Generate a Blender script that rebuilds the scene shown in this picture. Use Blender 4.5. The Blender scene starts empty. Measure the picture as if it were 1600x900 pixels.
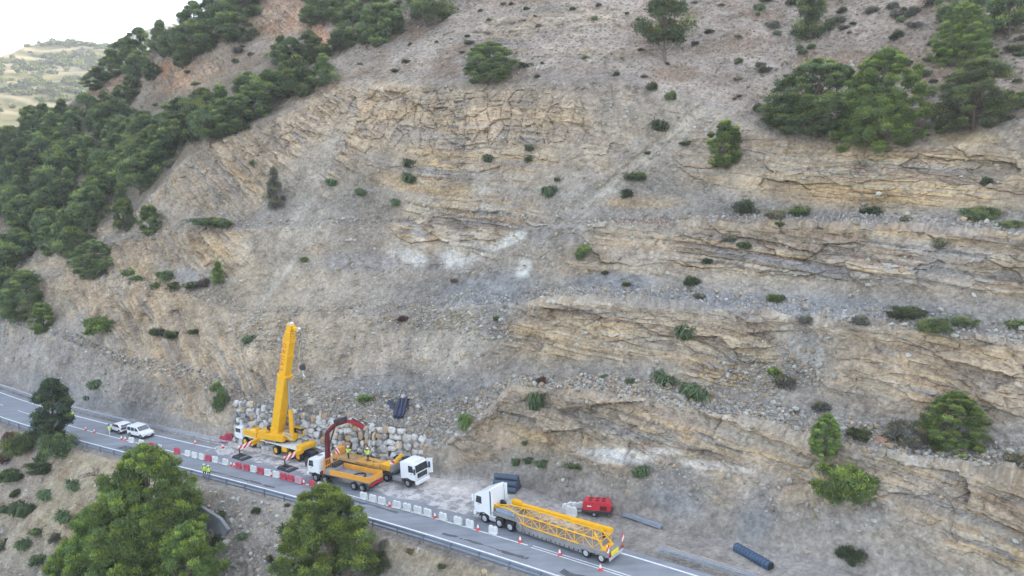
import bpy, bmesh, math, random
import numpy as np
from mathutils import Vector, Matrix

S = bpy.context.scene
COL = S.collection
R = math.radians
# ------------------------------------------------------------------ camera
F = 1100.0; TH = R(7.5); CH = 35.0; SX = .045
cam = bpy.data.cameras.new('camera'); camo = bpy.data.objects.new('camera', cam); COL.objects.link(camo)
cam.sensor_width = 36; cam.lens = 36 * F / 1600
cam.clip_start = .5; cam.clip_end = 12000
camo.location = (0, 0, CH); camo.rotation_euler = (R(90) - TH, 0, 0)
S.camera = camo
# ------------------------------------------------------------------ light
SUN_EL, SUN_AZ = R(24), R(52)          # azimuth from +Y towards +X: the sun is behind the mountain
w = bpy.data.worlds.new('World'); S.world = w; w.use_nodes = True
nt = w.node_tree; nt.nodes.clear()
out = nt.nodes.new('ShaderNodeOutputWorld'); bg = nt.nodes.new('ShaderNodeBackground'); sky = nt.nodes.new('ShaderNodeTexSky')
sky.sky_type = 'NISHITA'; sky.sun_disc = False; sky.sun_elevation = SUN_EL; sky.sun_rotation = SUN_AZ
sky.altitude = 600; sky.air_density = 1.0; sky.dust_density = 3.5; sky.ozone_density = .6
bg.inputs[1].default_value = .15
hs = nt.nodes.new('ShaderNodeHueSaturation'); hs.inputs['Saturation'].default_value = .62; hs.inputs['Value'].default_value = 1.25
nt.links.new(sky.outputs[0], hs.inputs['Color']); nt.links.new(hs.outputs[0], bg.inputs[0]); nt.links.new(bg.outputs[0], out.inputs[0])
sl = bpy.data.lights.new('sun', 'SUN'); sl.energy = 2.0; sl.angle = R(.5); sl.color = (1, .9, .74)
so = bpy.data.objects.new('sun', sl); COL.objects.link(so)
sd = Vector((math.sin(SUN_AZ) * math.cos(SUN_EL), math.cos(SUN_AZ) * math.cos(SUN_EL), math.sin(SUN_EL)))
so.rotation_euler = sd.to_track_quat('Z', 'Y').to_euler(); so.location = (60, 80, 200)
S.view_settings.view_transform = 'Standard'; S.view_settings.look = 'None'
S.view_settings.exposure = 2.02; S.view_settings.gamma = 1; S.view_settings.use_curve_mapping = False
S.cycles.max_bounces = 5; S.cycles.diffuse_bounces = 2; S.cycles.glossy_bounces = 2
S.cycles.transmission_bounces = 3; S.cycles.transparent_max_bounces = 6
S.cycles.use_adaptive_sampling = True
S.cycles.use_denoising = True

# ------------------------------------------------------------------ helpers
def tag(o, label=None, cat=None, group=None, kind=None):
    if label: o['label'] = label
    if cat: o['category'] = cat
    if group: o['group'] = group
    if kind: o['kind'] = kind
    return o

def lin(c):
    c = np.asarray(c, float) / 255.0
    return np.where(c <= .04045, c / 12.92, ((c + .055) / 1.055) ** 2.4)

def mat(name, rgb, rough=.6, metal=0, spec=.4, noise=0, nscale=8, coat=0, bump=0, bscale=40, emit=None, trans=0):
    m = bpy.data.materials.new(name); m.use_nodes = True
    n = m.node_tree.nodes; l = m.node_tree.links; b = n['Principled BSDF']
    b.inputs['Base Color'].default_value = (*rgb, 1); b.inputs['Roughness'].default_value = rough
    b.inputs['Metallic'].default_value = metal; b.inputs['Specular IOR Level'].default_value = spec
    b.inputs['Coat Weight'].default_value = coat
    if trans: b.inputs['Transmission Weight'].default_value = trans
    tc = n.new('ShaderNodeTexCoord')
    if noise:
        nz = n.new('ShaderNodeTexNoise'); nz.inputs['Scale'].default_value = nscale; nz.inputs['Detail'].default_value = 6
        l.new(tc.outputs['Object'], nz.inputs['Vector'])
        r = n.new('ShaderNodeMapRange'); r.inputs[1].default_value = .25; r.inputs[2].default_value = .75
        r.inputs[3].default_value = 1 - noise; r.inputs[4].default_value = 1 + noise * .5
        l.new(nz.outputs[0], r.inputs[0])
        mx = n.new('ShaderNodeVectorMath'); mx.operation = 'SCALE'; mx.inputs[0].default_value = rgb
        l.new(r.outputs[0], mx.inputs[3]); l.new(mx.outputs[0], b.inputs['Base Color'])
    if bump:
        nb = n.new('ShaderNodeTexNoise'); nb.inputs['Scale'].default_value = bscale; nb.inputs['Detail'].default_value = 5
        l.new(tc.outputs['Object'], nb.inputs['Vector'])
        bp = n.new('ShaderNodeBump'); bp.inputs['Strength'].default_value = bump; bp.inputs['Distance'].default_value = .05
        l.new(nb.outputs[0], bp.inputs['Height']); l.new(bp.outputs[0], b.inputs['Normal'])
    return m

def link(name, me, m=None, parent=None, loc=None):
    o = bpy.data.objects.new(name, me); COL.objects.link(o)
    if m is not None and me is not None: me.materials.append(m)
    if parent is not None: o.parent = parent
    if loc is not None: o.location = loc
    return o

def mesh_np(name, v, f, smooth=False, col=None, mi=None):
    """v (N,3), f (M,k)"""
    me = bpy.data.meshes.new(name)
    v = np.ascontiguousarray(v, dtype=np.float32); f = np.ascontiguousarray(f, dtype=np.int32)
    k = f.shape[1]
    me.vertices.add(len(v)); me.vertices.foreach_set('co', v.ravel())
    me.loops.add(f.size); me.loops.foreach_set('vertex_index', f.ravel())
    me.polygons.add(len(f)); me.polygons.foreach_set('loop_start', np.arange(0, f.size, k, dtype=np.int32))
    try: me.polygons.foreach_set('loop_total', np.full(len(f), k, dtype=np.int32))
    except Exception: pass
    if col is not None:
        a = me.color_attributes.new('Col', 'FLOAT_COLOR', 'POINT')
        c = np.ones((len(v), 4), np.float32); c[:, :3] = col; a.data.foreach_set('color', c.ravel())
    me.update(calc_edges=True)
    me.polygons.foreach_set('use_smooth', np.full(len(f), bool(smooth)))
    me.validate()
    return me

# numpy value noise
def _h(ix, iy, iz, seed):
    n = (ix * 374761393 + iy * 668265263 + iz * 3266489917 + seed * 1274126177) & 0xFFFFFFFF
    n = ((n ^ (n >> 13)) * 1274126177) & 0xFFFFFFFF
    n = ((n ^ (n >> 15)) * 2246822519) & 0xFFFFFFFF
    return ((n ^ (n >> 16)) & 0xFFFFFF) / float(0xFFFFFF)
def vn(x, y, z, seed=0):
    fx = np.floor(x); fy = np.floor(y); fz = np.floor(z)
    ix = fx.astype(np.int64); iy = fy.astype(np.int64); iz = fz.astype(np.int64)
    u = x - fx; v = y - fy; q = z - fz
    u = u * u * (3 - 2 * u); v = v * v * (3 - 2 * v); q = q * q * (3 - 2 * q)
    r = 0
    for a in (0, 1):
        for b in (0, 1):
            for c in (0, 1):
                r = r + _h(ix + a, iy + b, iz + c, seed) * (u if a else 1 - u) * (v if b else 1 - v) * (q if c else 1 - q)
    return r * 2 - 1
def fbm(x, y, z, s, o=4, seed=0, g=.5):
    r = 0; a = 1; t = 0; f = 1 / s
    for i in range(o):
        r = r + a * vn(x * f + 13.1 * i, y * f + 7.7 * i, z * f + 3.3 * i, seed + i); t += a; a *= g; f *= 2.03
    return r / t
def worley(x, y, seed=0):
    """returns F1, F2, id in 2D"""
    ix = np.floor(x).astype(np.int64); iy = np.floor(y).astype(np.int64)
    d1 = np.full(x.shape, 9.); d2 = np.full(x.shape, 9.); cid = np.zeros(x.shape)
    for a in (-1, 0, 1):
        for b in (-1, 0, 1):
            px = ix + a + _h(ix + a, iy + b, ix * 0, seed); py = iy + b + _h(ix + a, iy + b, ix * 0, seed + 9)
            d = np.hypot(px - x, py - y); hid = _h(ix + a, iy + b, ix * 0, seed + 17)
            n1 = d < d1
            d2 = np.where(n1, d1, np.minimum(d2, d)); cid = np.where(n1, hid, cid); d1 = np.where(n1, d, d1)
    return d1, d2, cid
def sst(a, b, x):
    t = np.clip((x - a) / (b - a), 0, 1); return t * t * (3 - 2 * t)

# ------------------------------------------------------------------ survey: sight lines, road alignment
CT, ST = math.cos(TH), math.sin(TH)
def rays(px, py):
    x = (np.asarray(px, float) - 800); y = (450 - np.asarray(py, float))
    x, y = np.broadcast_arrays(x, y)
    return np.stack([x, F * CT + y * ST, y * CT - F * ST], -1)
def project(P):
    d = np.asarray(P, float) - np.array([0, 0, CH])
    Y = d[..., 1] * CT - d[..., 2] * ST; Z = d[..., 1] * ST + d[..., 2] * CT
    return 800 + F * d[..., 0] / Y, 450 - F * Z / Y
def onroad(px, py, dz=0.):
    d = rays(px, py); t = (CH - dz) / (SX * d[..., 0] - d[..., 2])
    return d * t[..., None] + np.array([0, 0, CH]) if d.ndim > 1 else d * t + np.array([0, 0, CH])
RK = (-1.65372238e-05, -2.27675537e-03, -6.99423717e-01, 6.80054722e+01)
_rx = np.linspace(-320, 80, 4001); _rs = np.where(_rx < -103, -.767 + (.767 - .36) * np.clip((-103 - _rx) / 45, 0, 1), np.polyval(np.polyder(RK), _rx))
_ry = np.concatenate([[0], np.cumsum((_rs[1:] + _rs[:-1]) / 2 * .1)]); _ry += np.polyval(RK, 0.) - np.interp(0, _rx, _ry)
def ry(X): return np.interp(X, _rx, _ry)
def rdir(X):
    s = np.interp(X, _rx, _rs); L = np.sqrt(1 + s * s); return 1 / L, s / L
def off(X, n, dz=0.):
    dx, dy = rdir(X); x = X - dy * n; y = ry(X) + dx * n
    return np.stack([x, y, SX * x + dz + 0 * y], -1)
def frame(p, heading, pitch_plane=True):
    """4x4 with origin p, x axis along heading (rad) lying in the road plane"""
    fx = Vector((math.cos(heading), math.sin(heading), SX * math.cos(heading))).normalized()
    up = Vector((-SX, 0, 1)).normalized(); lf = up.cross(fx).normalized()
    m = Matrix((fx, lf, up)).transposed().to_4x4(); m.translation = Vector(p); return m

# ------------------------------------------------------------------ hillside sheet
TX = [-230, -110, -67, -41.6, -28, -13.4, -8.4, -3.2, 2.3, 7.3, 13.9, 18.7, 22.7, 60]
TN = [6.5, 6.6, 7.3, 6.6, 7.6, 9.4, 11.9, 11.4, 10.2, 10.5, 11.6, 12.2, 11.8, 11]
Xs = np.linspace(-215, 62, 1500)
def curve_px(nvals, dz=0.):
    P = off(Xs, nvals, dz); x, y = project(P)
    return x, y, P
PXC = np.concatenate([np.linspace(-420, -40, 90, endpoint=False), np.linspace(-40, 1640, 1130), np.linspace(1645, 2050, 70)])
NC = len(PXC)
def col_at(nvals, dz=0.):
    x, y, P = curve_px(nvals, dz)
    return np.stack([np.interp(PXC, x, P[:, k]) for k in range(3)], -1), np.interp(PXC, x, y)
kx = [-400, 0, 100, 200, 300, 345, 385, 500, 600, 690, 745, 800, 900, 1000, 1100, 1200, 1300, 1400, 1500, 1600, 2050]
R1 = [450, 500, 530, 575, 594, 618, 655, 668, 682, 700, 655, 602, 612, 620, 640, 665, 690, 710, 725, 745, 820]
R2 = [438, 487, 514, 558, 575, 592, 622, 628, 630, 650, 625, 586, 592, 594, 605, 630, 655, 678, 690, 700, 770]
R3 = [400, 455, 432, 446, 462, 478, 495, 495, 492, 482, 477, 473, 467, 470, 480, 490, 505, 515, 525, 530, 560]
R4 = [388, 444, 414, 430, 446, 460, 478, 480, 474, 464, 460, 456, 452, 450, 458, 468, 480, 490, 498, 505, 530]
R5 = [370, 425, 398, 376, 362, 360, 358, 352, 350, 340, 340, 345, 353, 350, 350, 350, 352, 356, 362, 368, 380]
R6 = [362, 414, 388, 362, 350, 350, 348, 343, 342, 330, 332, 336, 344, 340, 338, 334, 335, 338, 345, 352, 362]
R7 = [350, 398, 374, 344, 244, 218, 200, 160, 136, 130, 131, 131, 124, 132, 168, 212, 234, 238, 224, 196, 180]
kx8 = [-400, 0, 60, 120, 160, 200, 260, 300, 350, 400, 450, 520, 600, 700, 800, 1000, 1300, 1600, 2050]
R8 = [420, 330, 290, 225, 172, 160, 150, 146, 108, 58, 50, 40, 25, 5, -20, -40, -60, -90, -150]
R9 = [330, 208, 180, 150, 120, 100, 64, 34, -4, -40, -70, -110, -150, -210, -260, -310, -350, -360, -380]
def smooth(a, k=9):
    kk = np.hanning(k + 2)[1:-1]; kk /= kk.sum(); return np.convolve(np.pad(a, k // 2, 'edge'), kk, 'valid')
def T(kx_, v): return smooth(np.interp(PXC, kx_, v), 25)
sl_ = lambda v, k=(-400, 0, 200, 350, 450, 600, 720, 800, 1000, 1600, 2050): np.tan(np.radians(smooth(np.interp(PXC, k, v), 61)))
SEG = [  # (py target, tan slope)
    (T(kx, R1), sl_([34, 38, 42, 60, 74, 74, 66, 52, 52, 50, 50])),
    (T(kx, R2), sl_([14, 14, 14, 12, 10, 10, 12, 9, 8, 8, 8])),
    (T(kx, R3), sl_([33, 40, 44, 42, 40, 40, 46, 56, 58, 56, 56])),
    (T(kx, R4), sl_([15, 16, 16, 18, 22, 22, 16, 10, 9, 9, 9])),
    (T(kx, R5), sl_([34, 40, 44, 46, 44, 42, 46, 50, 54, 56, 56])),
    (T(kx, R6), sl_([20, 22, 18, 20, 26, 28, 28, 14, 10, 9, 9])),
    (T(kx, R7), sl_([34, 36, 40, 50, 54, 60, 60, 56, 52, 60, 60])),
    (T(kx8, R8), sl_([33, 32, 31, 31, 33, 36, 38, 38, 37, 36, 36])),
    (T(kx8, R9), sl_([34, 36, 40, 46, 50, 42, 40, 38, 37, 36, 36])),
]
def climb(P, px, py, m):
    d = rays(px, py); dh = np.hypot(d[:, 0], d[:, 1]); rp = np.hypot(P[:, 0], P[:, 1])
    t = (P[:, 2] - m * rp - CH) / (d[:, 2] - m * dh)
    Q = d * t[:, None]; Q[:, 2] += CH; return Q
toeN = np.interp(Xs, TX, TN)
P_toe, py_toe = col_at(toeN, 0); P_hi, py_hi = col_at(4.9 + 0 * Xs, -.06); P_lo, py_lo = col_at(-4.9 + 0 * Xs, -.06)
P_berm, py_berm = col_at(-5.8 + 0 * Xs, -.1)
lines = []  # from bottom up
d1 = climb(P_berm, PXC, py_berm + 120, np.tan(np.radians(np.interp(PXC, [-400, 150, 300, 1000, 2000], [25, 29, 34, 33, 33]))))
d2 = climb(d1, PXC, py_berm + 300, math.tan(R(30))); d3 = climb(d2, PXC, py_berm + 560, math.tan(R(24))); d4 = climb(d3, PXC, py_berm + 900, math.tan(R(15)))
pts = [d4, d3, d2, d1, P_berm, P_lo, P_hi, P_toe]
nr = [10, 30, 150, 130, 6, 10, 26]
P = P_toe
pyp = py_toe
for k, (py, m) in enumerate(SEG):
    P = climb(P, PXC, py, m); pts.append(P)
    vis = np.abs(np.clip(pyp, -20, 910) - np.clip(py, -20, 910)).max()
    nr.append(int(max(14, vis / 1.45)) + 4); pyp = py
P = P.copy(); back = P + np.stack([P[:, 0] * .35 / 1, np.full(NC, 130.), np.full(NC, -60.)], -1); pts.append(back); nr.append(14)
nr = nr[:len(pts)]
seg_id = []; G = []
for k in range(len(pts) - 1):
    n = nr[k] if k < 7 else nr[k]
    for i in range(n):
        a = i / n; G.append(pts[k] * (1 - a) + pts[k + 1] * a); seg_id.append(k + a)
G.append(pts[-1]); seg_id.append(len(pts) - 1)
G = np.array(G); seg_id = np.array(seg_id); NR = len(G)
# names of segments: 0..3 below road, 4 berm, 5 road bed, 6 verge, 7.. = faces: 7 toe>R1, 8 bench A, 9 face, 10 bench B, 11 face, 12 bench C, 13 face, 14 upper slope, 15 top
SV = np.repeat(seg_id[:, None], NC, 1)
# round the corners of the benches a little
def vsm(A, n):
    for _ in range(n):
        B = A.copy(); B[1:-1] = (A[:-2] + 2 * A[1:-1] + A[2:]) / 4; A = B
    return A
Gs = vsm(G, 5); wroad = ((SV > 3.9) & (SV < 7.05))[..., None]; G = np.where(wroad, G, Gs)
GX, GY, GZ = G[..., 0], G[..., 1], G[..., 2]
gpx, gpy = project(G)
du = np.gradient(G, axis=1); dv = np.gradient(G, axis=0)
Nn = np.cross(du, dv); Nn /= np.linalg.norm(Nn, axis=2, keepdims=True) + 1e-9
if Nn[NR // 2, NC // 2, 1] > 0: Nn = -Nn
# broad folds of the hillside
act = np.clip(sst(7.0, 7.5, SV) + sst(3.9, 3.2, SV), 0, 1)
roughx = GX - GY * .1
# --- spots: soft ellipses in survey view (px, py, rx, ry, angle deg) -> weight
def spot(px, py, rx, ry, ang=0, warp=.35, edge=.5):
    c, s = math.cos(R(ang)), math.sin(R(ang)); x = gpx - px; y = gpy - py
    u = (x * c + y * s) / rx; v = (-x * s + y * c) / ry
    return sst(1 + edge, 1 - edge, np.sqrt(u * u + v * v) + WP * warp)
WP = fbm(GX, GY, GZ, 6., 4, 5); WP2 = fbm(GX, GY, GZ, 1.6, 3, 15)
# bed coordinate (strata)
gk = [-160, -60, -38, -26, -5, 8, 20, 60]; gs = [.75, .8, .7, .25, .04, .12, .16, .12]
xx = np.linspace(-200, 120, 600); dip = np.interp(xx, gk, gs); dip = smooth(dip, 41); gi = np.concatenate([[0], np.cumsum((dip[1:] + dip[:-1]) / 2 * np.diff(xx))])
bed = GZ + np.interp(GX, xx, gi) + fbm(GX, GY, GZ, 26, 2, 31) * 1.5 + fbm(GX, GY, GZ, 4, 2, 33) * .13
along = GX * .82 - GY * .35 + fbm(GX, GY, GZ, 7, 2, 41) * 1.2
# strata profile: 1-D noise of bed in several thicknesses
def n1(x, seed): return vn(x, x * 0 + .5, x * 0 + .5, seed)
st = n1(bed / 1.9, 3) * .5 + n1(bed / .75, 4) * .35 + n1(bed / .3, 5) * .22
hard = sst(-.15, .25, st)
# ---- rockiness
face = np.zeros_like(SV)
for k in (7, 9, 11, 13): face = np.maximum(face, sst(k + .12, k + .4, SV) * sst(k + 1.03, k + .97, SV))
rock = face * sst(-.55, .15, WP + .15 * WP2)
scree_l = [(600, 470, 150, 60, 0), (700, 540, 110, 70, -40), (560, 570, 120, 40, 0), (440, 330, 26, 150, 33), (1010, 240, 40, 110, 50), (900, 300, 60, 60, 0), (820, 400, 80, 40, -30),
    (1260, 560, 45, 55, 0), (1350, 470, 300, 20, 2), (1060, 760, 60, 50, 0), (1180, 780, 50, 60, 20), (900, 760, 140, 40, 5), (600, 640, 150, 30, 5), (430, 520, 70, 30, 0), (840, 120, 300, 18, 0), (1250, 100, 400, 120, 0),
    (60, 560, 130, 40, 25), (200, 600, 90, 28, 15), (1280, 830, 140, 60, 10), (470, 410, 90, 26, 0), (1010, 395, 50, 24, 0), (760, 470, 60, 60, -45), (560, 420, 170, 30, 0), (560, 330, 60, 110, 30), (420, 440, 40, 90, 30), (690, 430, 80, 30, 0), (960, 180, 60, 40, 40), (620, 560, 160, 70, 0)]
scr = np.zeros_like(SV)
for s in scree_l: scr = np.maximum(scr, spot(*s))
rock_l = [(740, 190, 290, 60, -4), (640, 240, 120, 70, 0), (560, 160, 110, 40, -15), (1400, 270, 220, 50, 3), (1500, 600, 130, 50, 3), (1000, 520, 190, 34, 6), (960, 660, 180, 50, 8), (330, 400, 90, 30, 25), (200, 460, 120, 45, 30),
    (270, 560, 130, 50, 25), (1250, 400, 330, 40, 3), (700, 350, 170, 50, 0), (1120, 560, 60, 60, 0), (1430, 770, 220, 40, 5), (420, 590, 90, 26, 0), (370, 270, 90, 60, -30), (430, 30, 42, 26, 0), (170, 145, 34, 26, 0), (300, 115, 60, 26, -20), (940, 60, 180, 50, 0), (500, 240, 120, 60, 0)]
rk = np.zeros_like(SV)
for s in rock_l: rk = np.maximum(rk, spot(*s))
rock = np.clip(np.maximum(rock * .75, rk) * (1 - .85 * scr), 0, 1) * act
# ---- displacement
b1, b2, bid = worley(along / 2.3, bed / .62, 3); crack = sst(.10, .0, b2 - b1)
c1, c2, cid = worley(along / 1.0, bed / .3, 8); crack2 = sst(.10, 0., c2 - c1)
vj = n1(along / 1.1, 21) * .5 + n1(along / .45, 22) * .5
gully = fbm(along + GZ * .25, GZ * .22, GZ * 0, 2.2, 2, 51); gully2 = fbm(along + GZ * .2, GZ * .35, GZ * 0, .9, 2, 52)
big = fbm(GX, GY, GZ, 13, 4, 61); med = fbm(GX, GY, GZ, 3.2, 4, 62); fine = fbm(GX, GY, GZ, .8, 3, 63)
slope_a = act * sst(13.9, 14.4, SV) + act * sst(4, 3.2, SV)
disp = act * (big * 1.1 + med * .55 + fine * .12)
ridge = 1 - np.abs(fbm(GX, GY, GZ, 5.5, 4, 66)) * 2; disp += act * ridge * .35 * face
vert_zone = spot(740, 180, 330, 60, -4) 
ledge_k = 1 - .6 * vert_zone - .35 * sst(-25, -40, GX)
disp += rock * (hard * .5 * ledge_k + (bid - .5) * .32 - crack * .14 + (cid - .5) * .12 - crack2 * .05)
disp += rock * vert_zone * (vj * .4)
e1, e2, eid = worley((along + WP * 1.5 + WP2 * .9) / 5.5, (bed + WP * .7 + WP2 * .3) / 2.0, 101); disp += face * (.35 + .65 * rock) * (1 - .6 * scr) * ((eid - .5) * 1.25 * (1 - .5 * vert_zone) - sst(.14, 0, e2 - e1) * .2 * sst(-.3, .3, WP2)) * act
g1, g2, gid = worley((along + WP2 * .3) / 2.0, (GZ + WP * .6) / 3.6, 103); disp += rock * vert_zone * ((gid - .5) * .8 - sst(.1, 0, g2 - g1) * .45)
for k in (8, 10, 12): disp += act * sst(k - .16, k - .05, SV) * sst(k + .02, k - .02, SV) * (GX > -25) * (.25 + .35 * med + .3 * (eid - .5))
disp += act * (1 - rock) * (gully * .4 + gully2 * .06 + med * .25 + fine * .2) * sst(14.3, 13.8, SV)
disp += slope_a * (med * .65 + fine * .2 + (hard - .5) * .35 * sst(-.2, .3, WP))
bench = np.zeros_like(SV)
for k in (8, 10, 12): bench = np.maximum(bench, sst(k - .06, k + .08, SV) * sst(k + 1.08, k + .92, SV))
rubble_w = np.clip(bench + spot(600, 630, 150, 26, 3) + spot(1190, 590, 90, 30) + spot(700, 500, 130, 20, 10) + spot(430, 520, 60, 30), 0, 1)
w1, w2, wid = worley(GX / .5 + GY * .3, (GZ + GY) / .42, 12)
disp += rubble_w * act * sst(.55, .15, w1) * wid * .35
# dirt verge micro relief
verge = sst(6.0, 6.2, SV) * sst(7.1, 6.9, SV)
disp += verge * (fine * .05 + med * .05) * sst(6.05, 6.5, SV)
# concrete channel-like scars: chute down the slope
for (px, py, rx, ry_, an, dd) in [(500, 270, 10, 150, 28, -.7), (1010, 245, 10, 130, 50, -.9), (985, 265, 6, 130, 50, .6), (452, 405, 8, 90, 35, -.6), (860, 345, 12, 60, 55, -.6), (385, 520, 8, 70, 20, -.3), (1130, 250, 30, 70, 20, -.5), (745, 445, 14, 60, 40, .7), (1255, 560, 40, 60, 0, -.7), (1330, 290, 5, 60, 25, -.3)]:
    disp += spot(px, py, rx, ry_, an, .25) * dd * act
Nh = Nn.copy(); Nh[..., 2] *= sst(.72, .93, Nn[..., 2]); Nh /= np.linalg.norm(Nh, axis=2, keepdims=True) + 1e-9
D = G + Nh * disp[..., None]
wallz = sst(355, 372, gpx) * sst(735, 715, gpx) * sst(np.interp(gpx, [368, 500, 620, 708, 722], [624, 646, 671, 690, 700]), np.interp(gpx, [368, 500, 620, 708, 722], [632, 654, 679, 700, 708]), gpy) * sst(6.9, 7.1, SV)
D = D * (1 - wallz[..., None]) + (G + Nh * -.35) * wallz[..., None]
# ------------------------------------------------------------------ colour of the ground, some ledge and lip shade painted in
KA = .74 * np.array([1.0, 1.0, .985])   # seen colour -> albedo
def C3(r, g, b): return lin((r, g, b)) * KA
tan = C3(198, 175, 142); ochre = C3(212, 182, 136); grey = C3(164, 156, 147); blue = C3(148, 150, 154); pale = C3(214, 210, 200)
soil = C3(170, 154, 140); brown = C3(140, 118, 100); pink = C3(180, 168, 160); orange = C3(190, 128, 92); white = C3(232, 230, 226); dust = C3(206, 202, 198); dry = C3(184, 170, 146); dgreen = C3(96, 104, 80)
col = np.zeros(G.shape) + grey
def lay(c, wgt):
    global col
    wgt = np.clip(wgt, 0, 1)[..., None]; col = col * (1 - wgt) + c * wgt
lay(soil, sst(13.95, 14.15, SV)); lay(tan, rock * (.55 + .45 * hard)); lay(grey, rock * (1 - hard) * .55)
lay(pink, spot(900, 60, 360, 90) * .7); vb = fbm(GX, GY, GZ, 7., 4, 205); lay(C3(146, 124, 106), sst(13.95, 14.15, SV) * sst(-.05, .35, vb) * .7); lay(C3(186, 172, 158), sst(13.95, 14.15, SV) * sst(.1, .4, -vb) * .6); lay(tan, spot(300, 480, 260, 110, 10) * .35 * act)
lay(blue, spot(80, 560, 190, 50, 25) * .6); lay(blue, spot(160, 520, 60, 18, 35) * .5); lay(blue, spot(300, 430, 60, 14, 10) * .6)
for s in [(1420, 280, 240, 40, 3), (1330, 300, 120, 26, 0), (1150, 540, 90, 22, 10), (1380, 555, 60, 45, 0), (1500, 560, 120, 22, 3), (1040, 380, 90, 14, 3), (960, 645, 120, 26, 8), (860, 520, 60, 50, 0), (1100, 690, 120, 18, 8), (1440, 745, 80, 16, 3), (250, 440, 60, 14, 40), (330, 380, 40, 14, 30), (1500, 215, 60, 12, 0), (640, 285, 60, 14, 5), (700, 300, 70, 16, 10), (1010, 315, 60, 10, 0), (860, 690, 80, 14, 5)]:
    lay(ochre, spot(*s) * .6 * (.4 + .6 * hard))
for s in [(1370, 395, 200, 22, 2), (1250, 480, 260, 16, 3), (1430, 430, 200, 14, 3), (1250, 560, 34, 50, 0), (1060, 755, 55, 46, 0), (1190, 790, 34, 50, 20), (1130, 640, 60, 7, 10), (1040, 690, 90, 6, 12), (860, 360, 50, 20, 0), (600, 410, 140, 14, 0), (640, 600, 120, 30, 0), (1330, 800, 60, 30), (1440, 715, 20, 12, 0), (1500, 740, 24, 8, 0), (760, 470, 80, 60, -40), (960, 440, 60, 14)]:
    lay(blue, spot(*s) * .65)
for s in [(735, 388, 42, 28, -20), (640, 397, 26, 15, 20), (795, 376, 46, 7, -28), (655, 370, 12, 20, 0), (1120, 728, 60, 7, 8), (1040, 705, 30, 5), (820, 420, 10, 16, 30), (960, 710, 60, 10, 5)]:
    lay(white, spot(*s, .6) * (.85 + .15 * np.sign(WP2)) * 1.15)
for s in [(500, 270, 14, 150, 28), (1010, 245, 12, 120, 50), (450, 410, 12, 90, 35), (700, 530, 50, 40, -40), (745, 320, 18, 80, 10), (1130, 690, 60, 14)]:
    lay(C3(192, 184, 172), spot(*s) * .8)
for s in [(175, 140, 30, 22, 0), (265, 108, 22, 12, -20), (300, 120, 50, 16, -20), (437, 28, 44, 26, 0), (500, 60, 14, 20, 0)]:
    lay(C3(204, 158, 130), spot(*s) * .9)
lay(orange, spot(258, 112, 14, 10, 0) * .8); lay(orange, spot(437, 36, 10, 8) * .3)
lay(brown, spot(900, 345, 300, 4, 0) * .4); lay(C3(150, 112, 94), spot(1000, 345, 40, 3, 3) * .5)
lay(C3(160, 132, 110), rock * sst(.25, .5, n1(bed / 1.3, 71)) * .35); lay(C3(132, 120, 112), rock * sst(.3, .5, n1(bed / .5, 72)) * .35)
lay(blue, rock * sst(.3, .5, n1(bed / .9, 73)) * .4)
lay(C3(214, 200, 176), rock * sst(.35, .6, n1(bed / .65, 74)) * .35)
bk = bed / .42 + WP2 * .5; bi = np.floor(bk).astype(np.int64); bh = _h(bi, bi * 0 + 3, bi * 0, 91); bh2 = _h(bi, (along / 9 + WP).astype(np.int64), bi * 0, 92); fr = bk - np.floor(bk)
pal = np.array([tan, C3(172, 150, 126), ochre, C3(150, 148, 150), C3(206, 196, 178), C3(190, 158, 122), C3(138, 116, 96), C3(190, 176, 156)])
pc = pal[np.clip(((bh * .6 + bh2 * .4) * 1.25 * 8 - 1).astype(int), 0, 7)]
wv = (rock * sst(-.5, .3, WP + WP2 * .4) * .62)[..., None]; col = col * (1 - wv) + pc * wv
lay(C3(104, 90, 80), rock * sst(.16, .04, fr) * sst(-.2, .35, fbm(GX, GY, GZ, 2., 3, 93)) * .5)  # thin dark brown bed lines, painting the shadow under small ledges
lay(C3(112, 98, 88), rock * sst(.09, .02, np.abs(n1(along / 1.7, 95) + WP2 * .4)) * sst(0, .4, fbm(GX, GY, GZ, 3., 2, 94)) * .5)
lay(C3(100, 88, 78), rock * np.maximum(sst(.05, 0, e2 - e1) * .3 * sst(-.1, .5, WP2), vert_zone * sst(.045, 0, g2 - g1) * .6)); lay(C3(206, 184, 158), rock * (eid > .7) * .3); lay(C3(156, 146, 138), rock * (eid < .25) * .35); lay(C3(208, 184, 156), rock * vert_zone * (gid > .55) * .45)
lay(C3(186, 168, 144), act * face * (1 - rock) * .25)
# cracks between the blocks are tinted darker brown
lay(C3(120, 104, 92), rock * (crack * .22 + crack2 * .1) * sst(-.1, .4, WP2))
lay(brown, spot(1450, 640, 140, 14, 3) * .3)
for k in (8, 10, 12): lay(C3(206, 196, 182), act * sst(k - .10, k - .02, SV) * sst(k + .25, k + .05, SV) * .28 * sst(-.1, .4, WP2 + med * .5) * (GX > -20)); lay(C3(126, 112, 100), act * sst(k - .30, k - .16, SV) * sst(k - .06, k - .12, SV) * .35 * (GX > -20) * sst(-.3, .3, WP))  # pale bench lips; the darker band below each is painted shade
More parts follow.
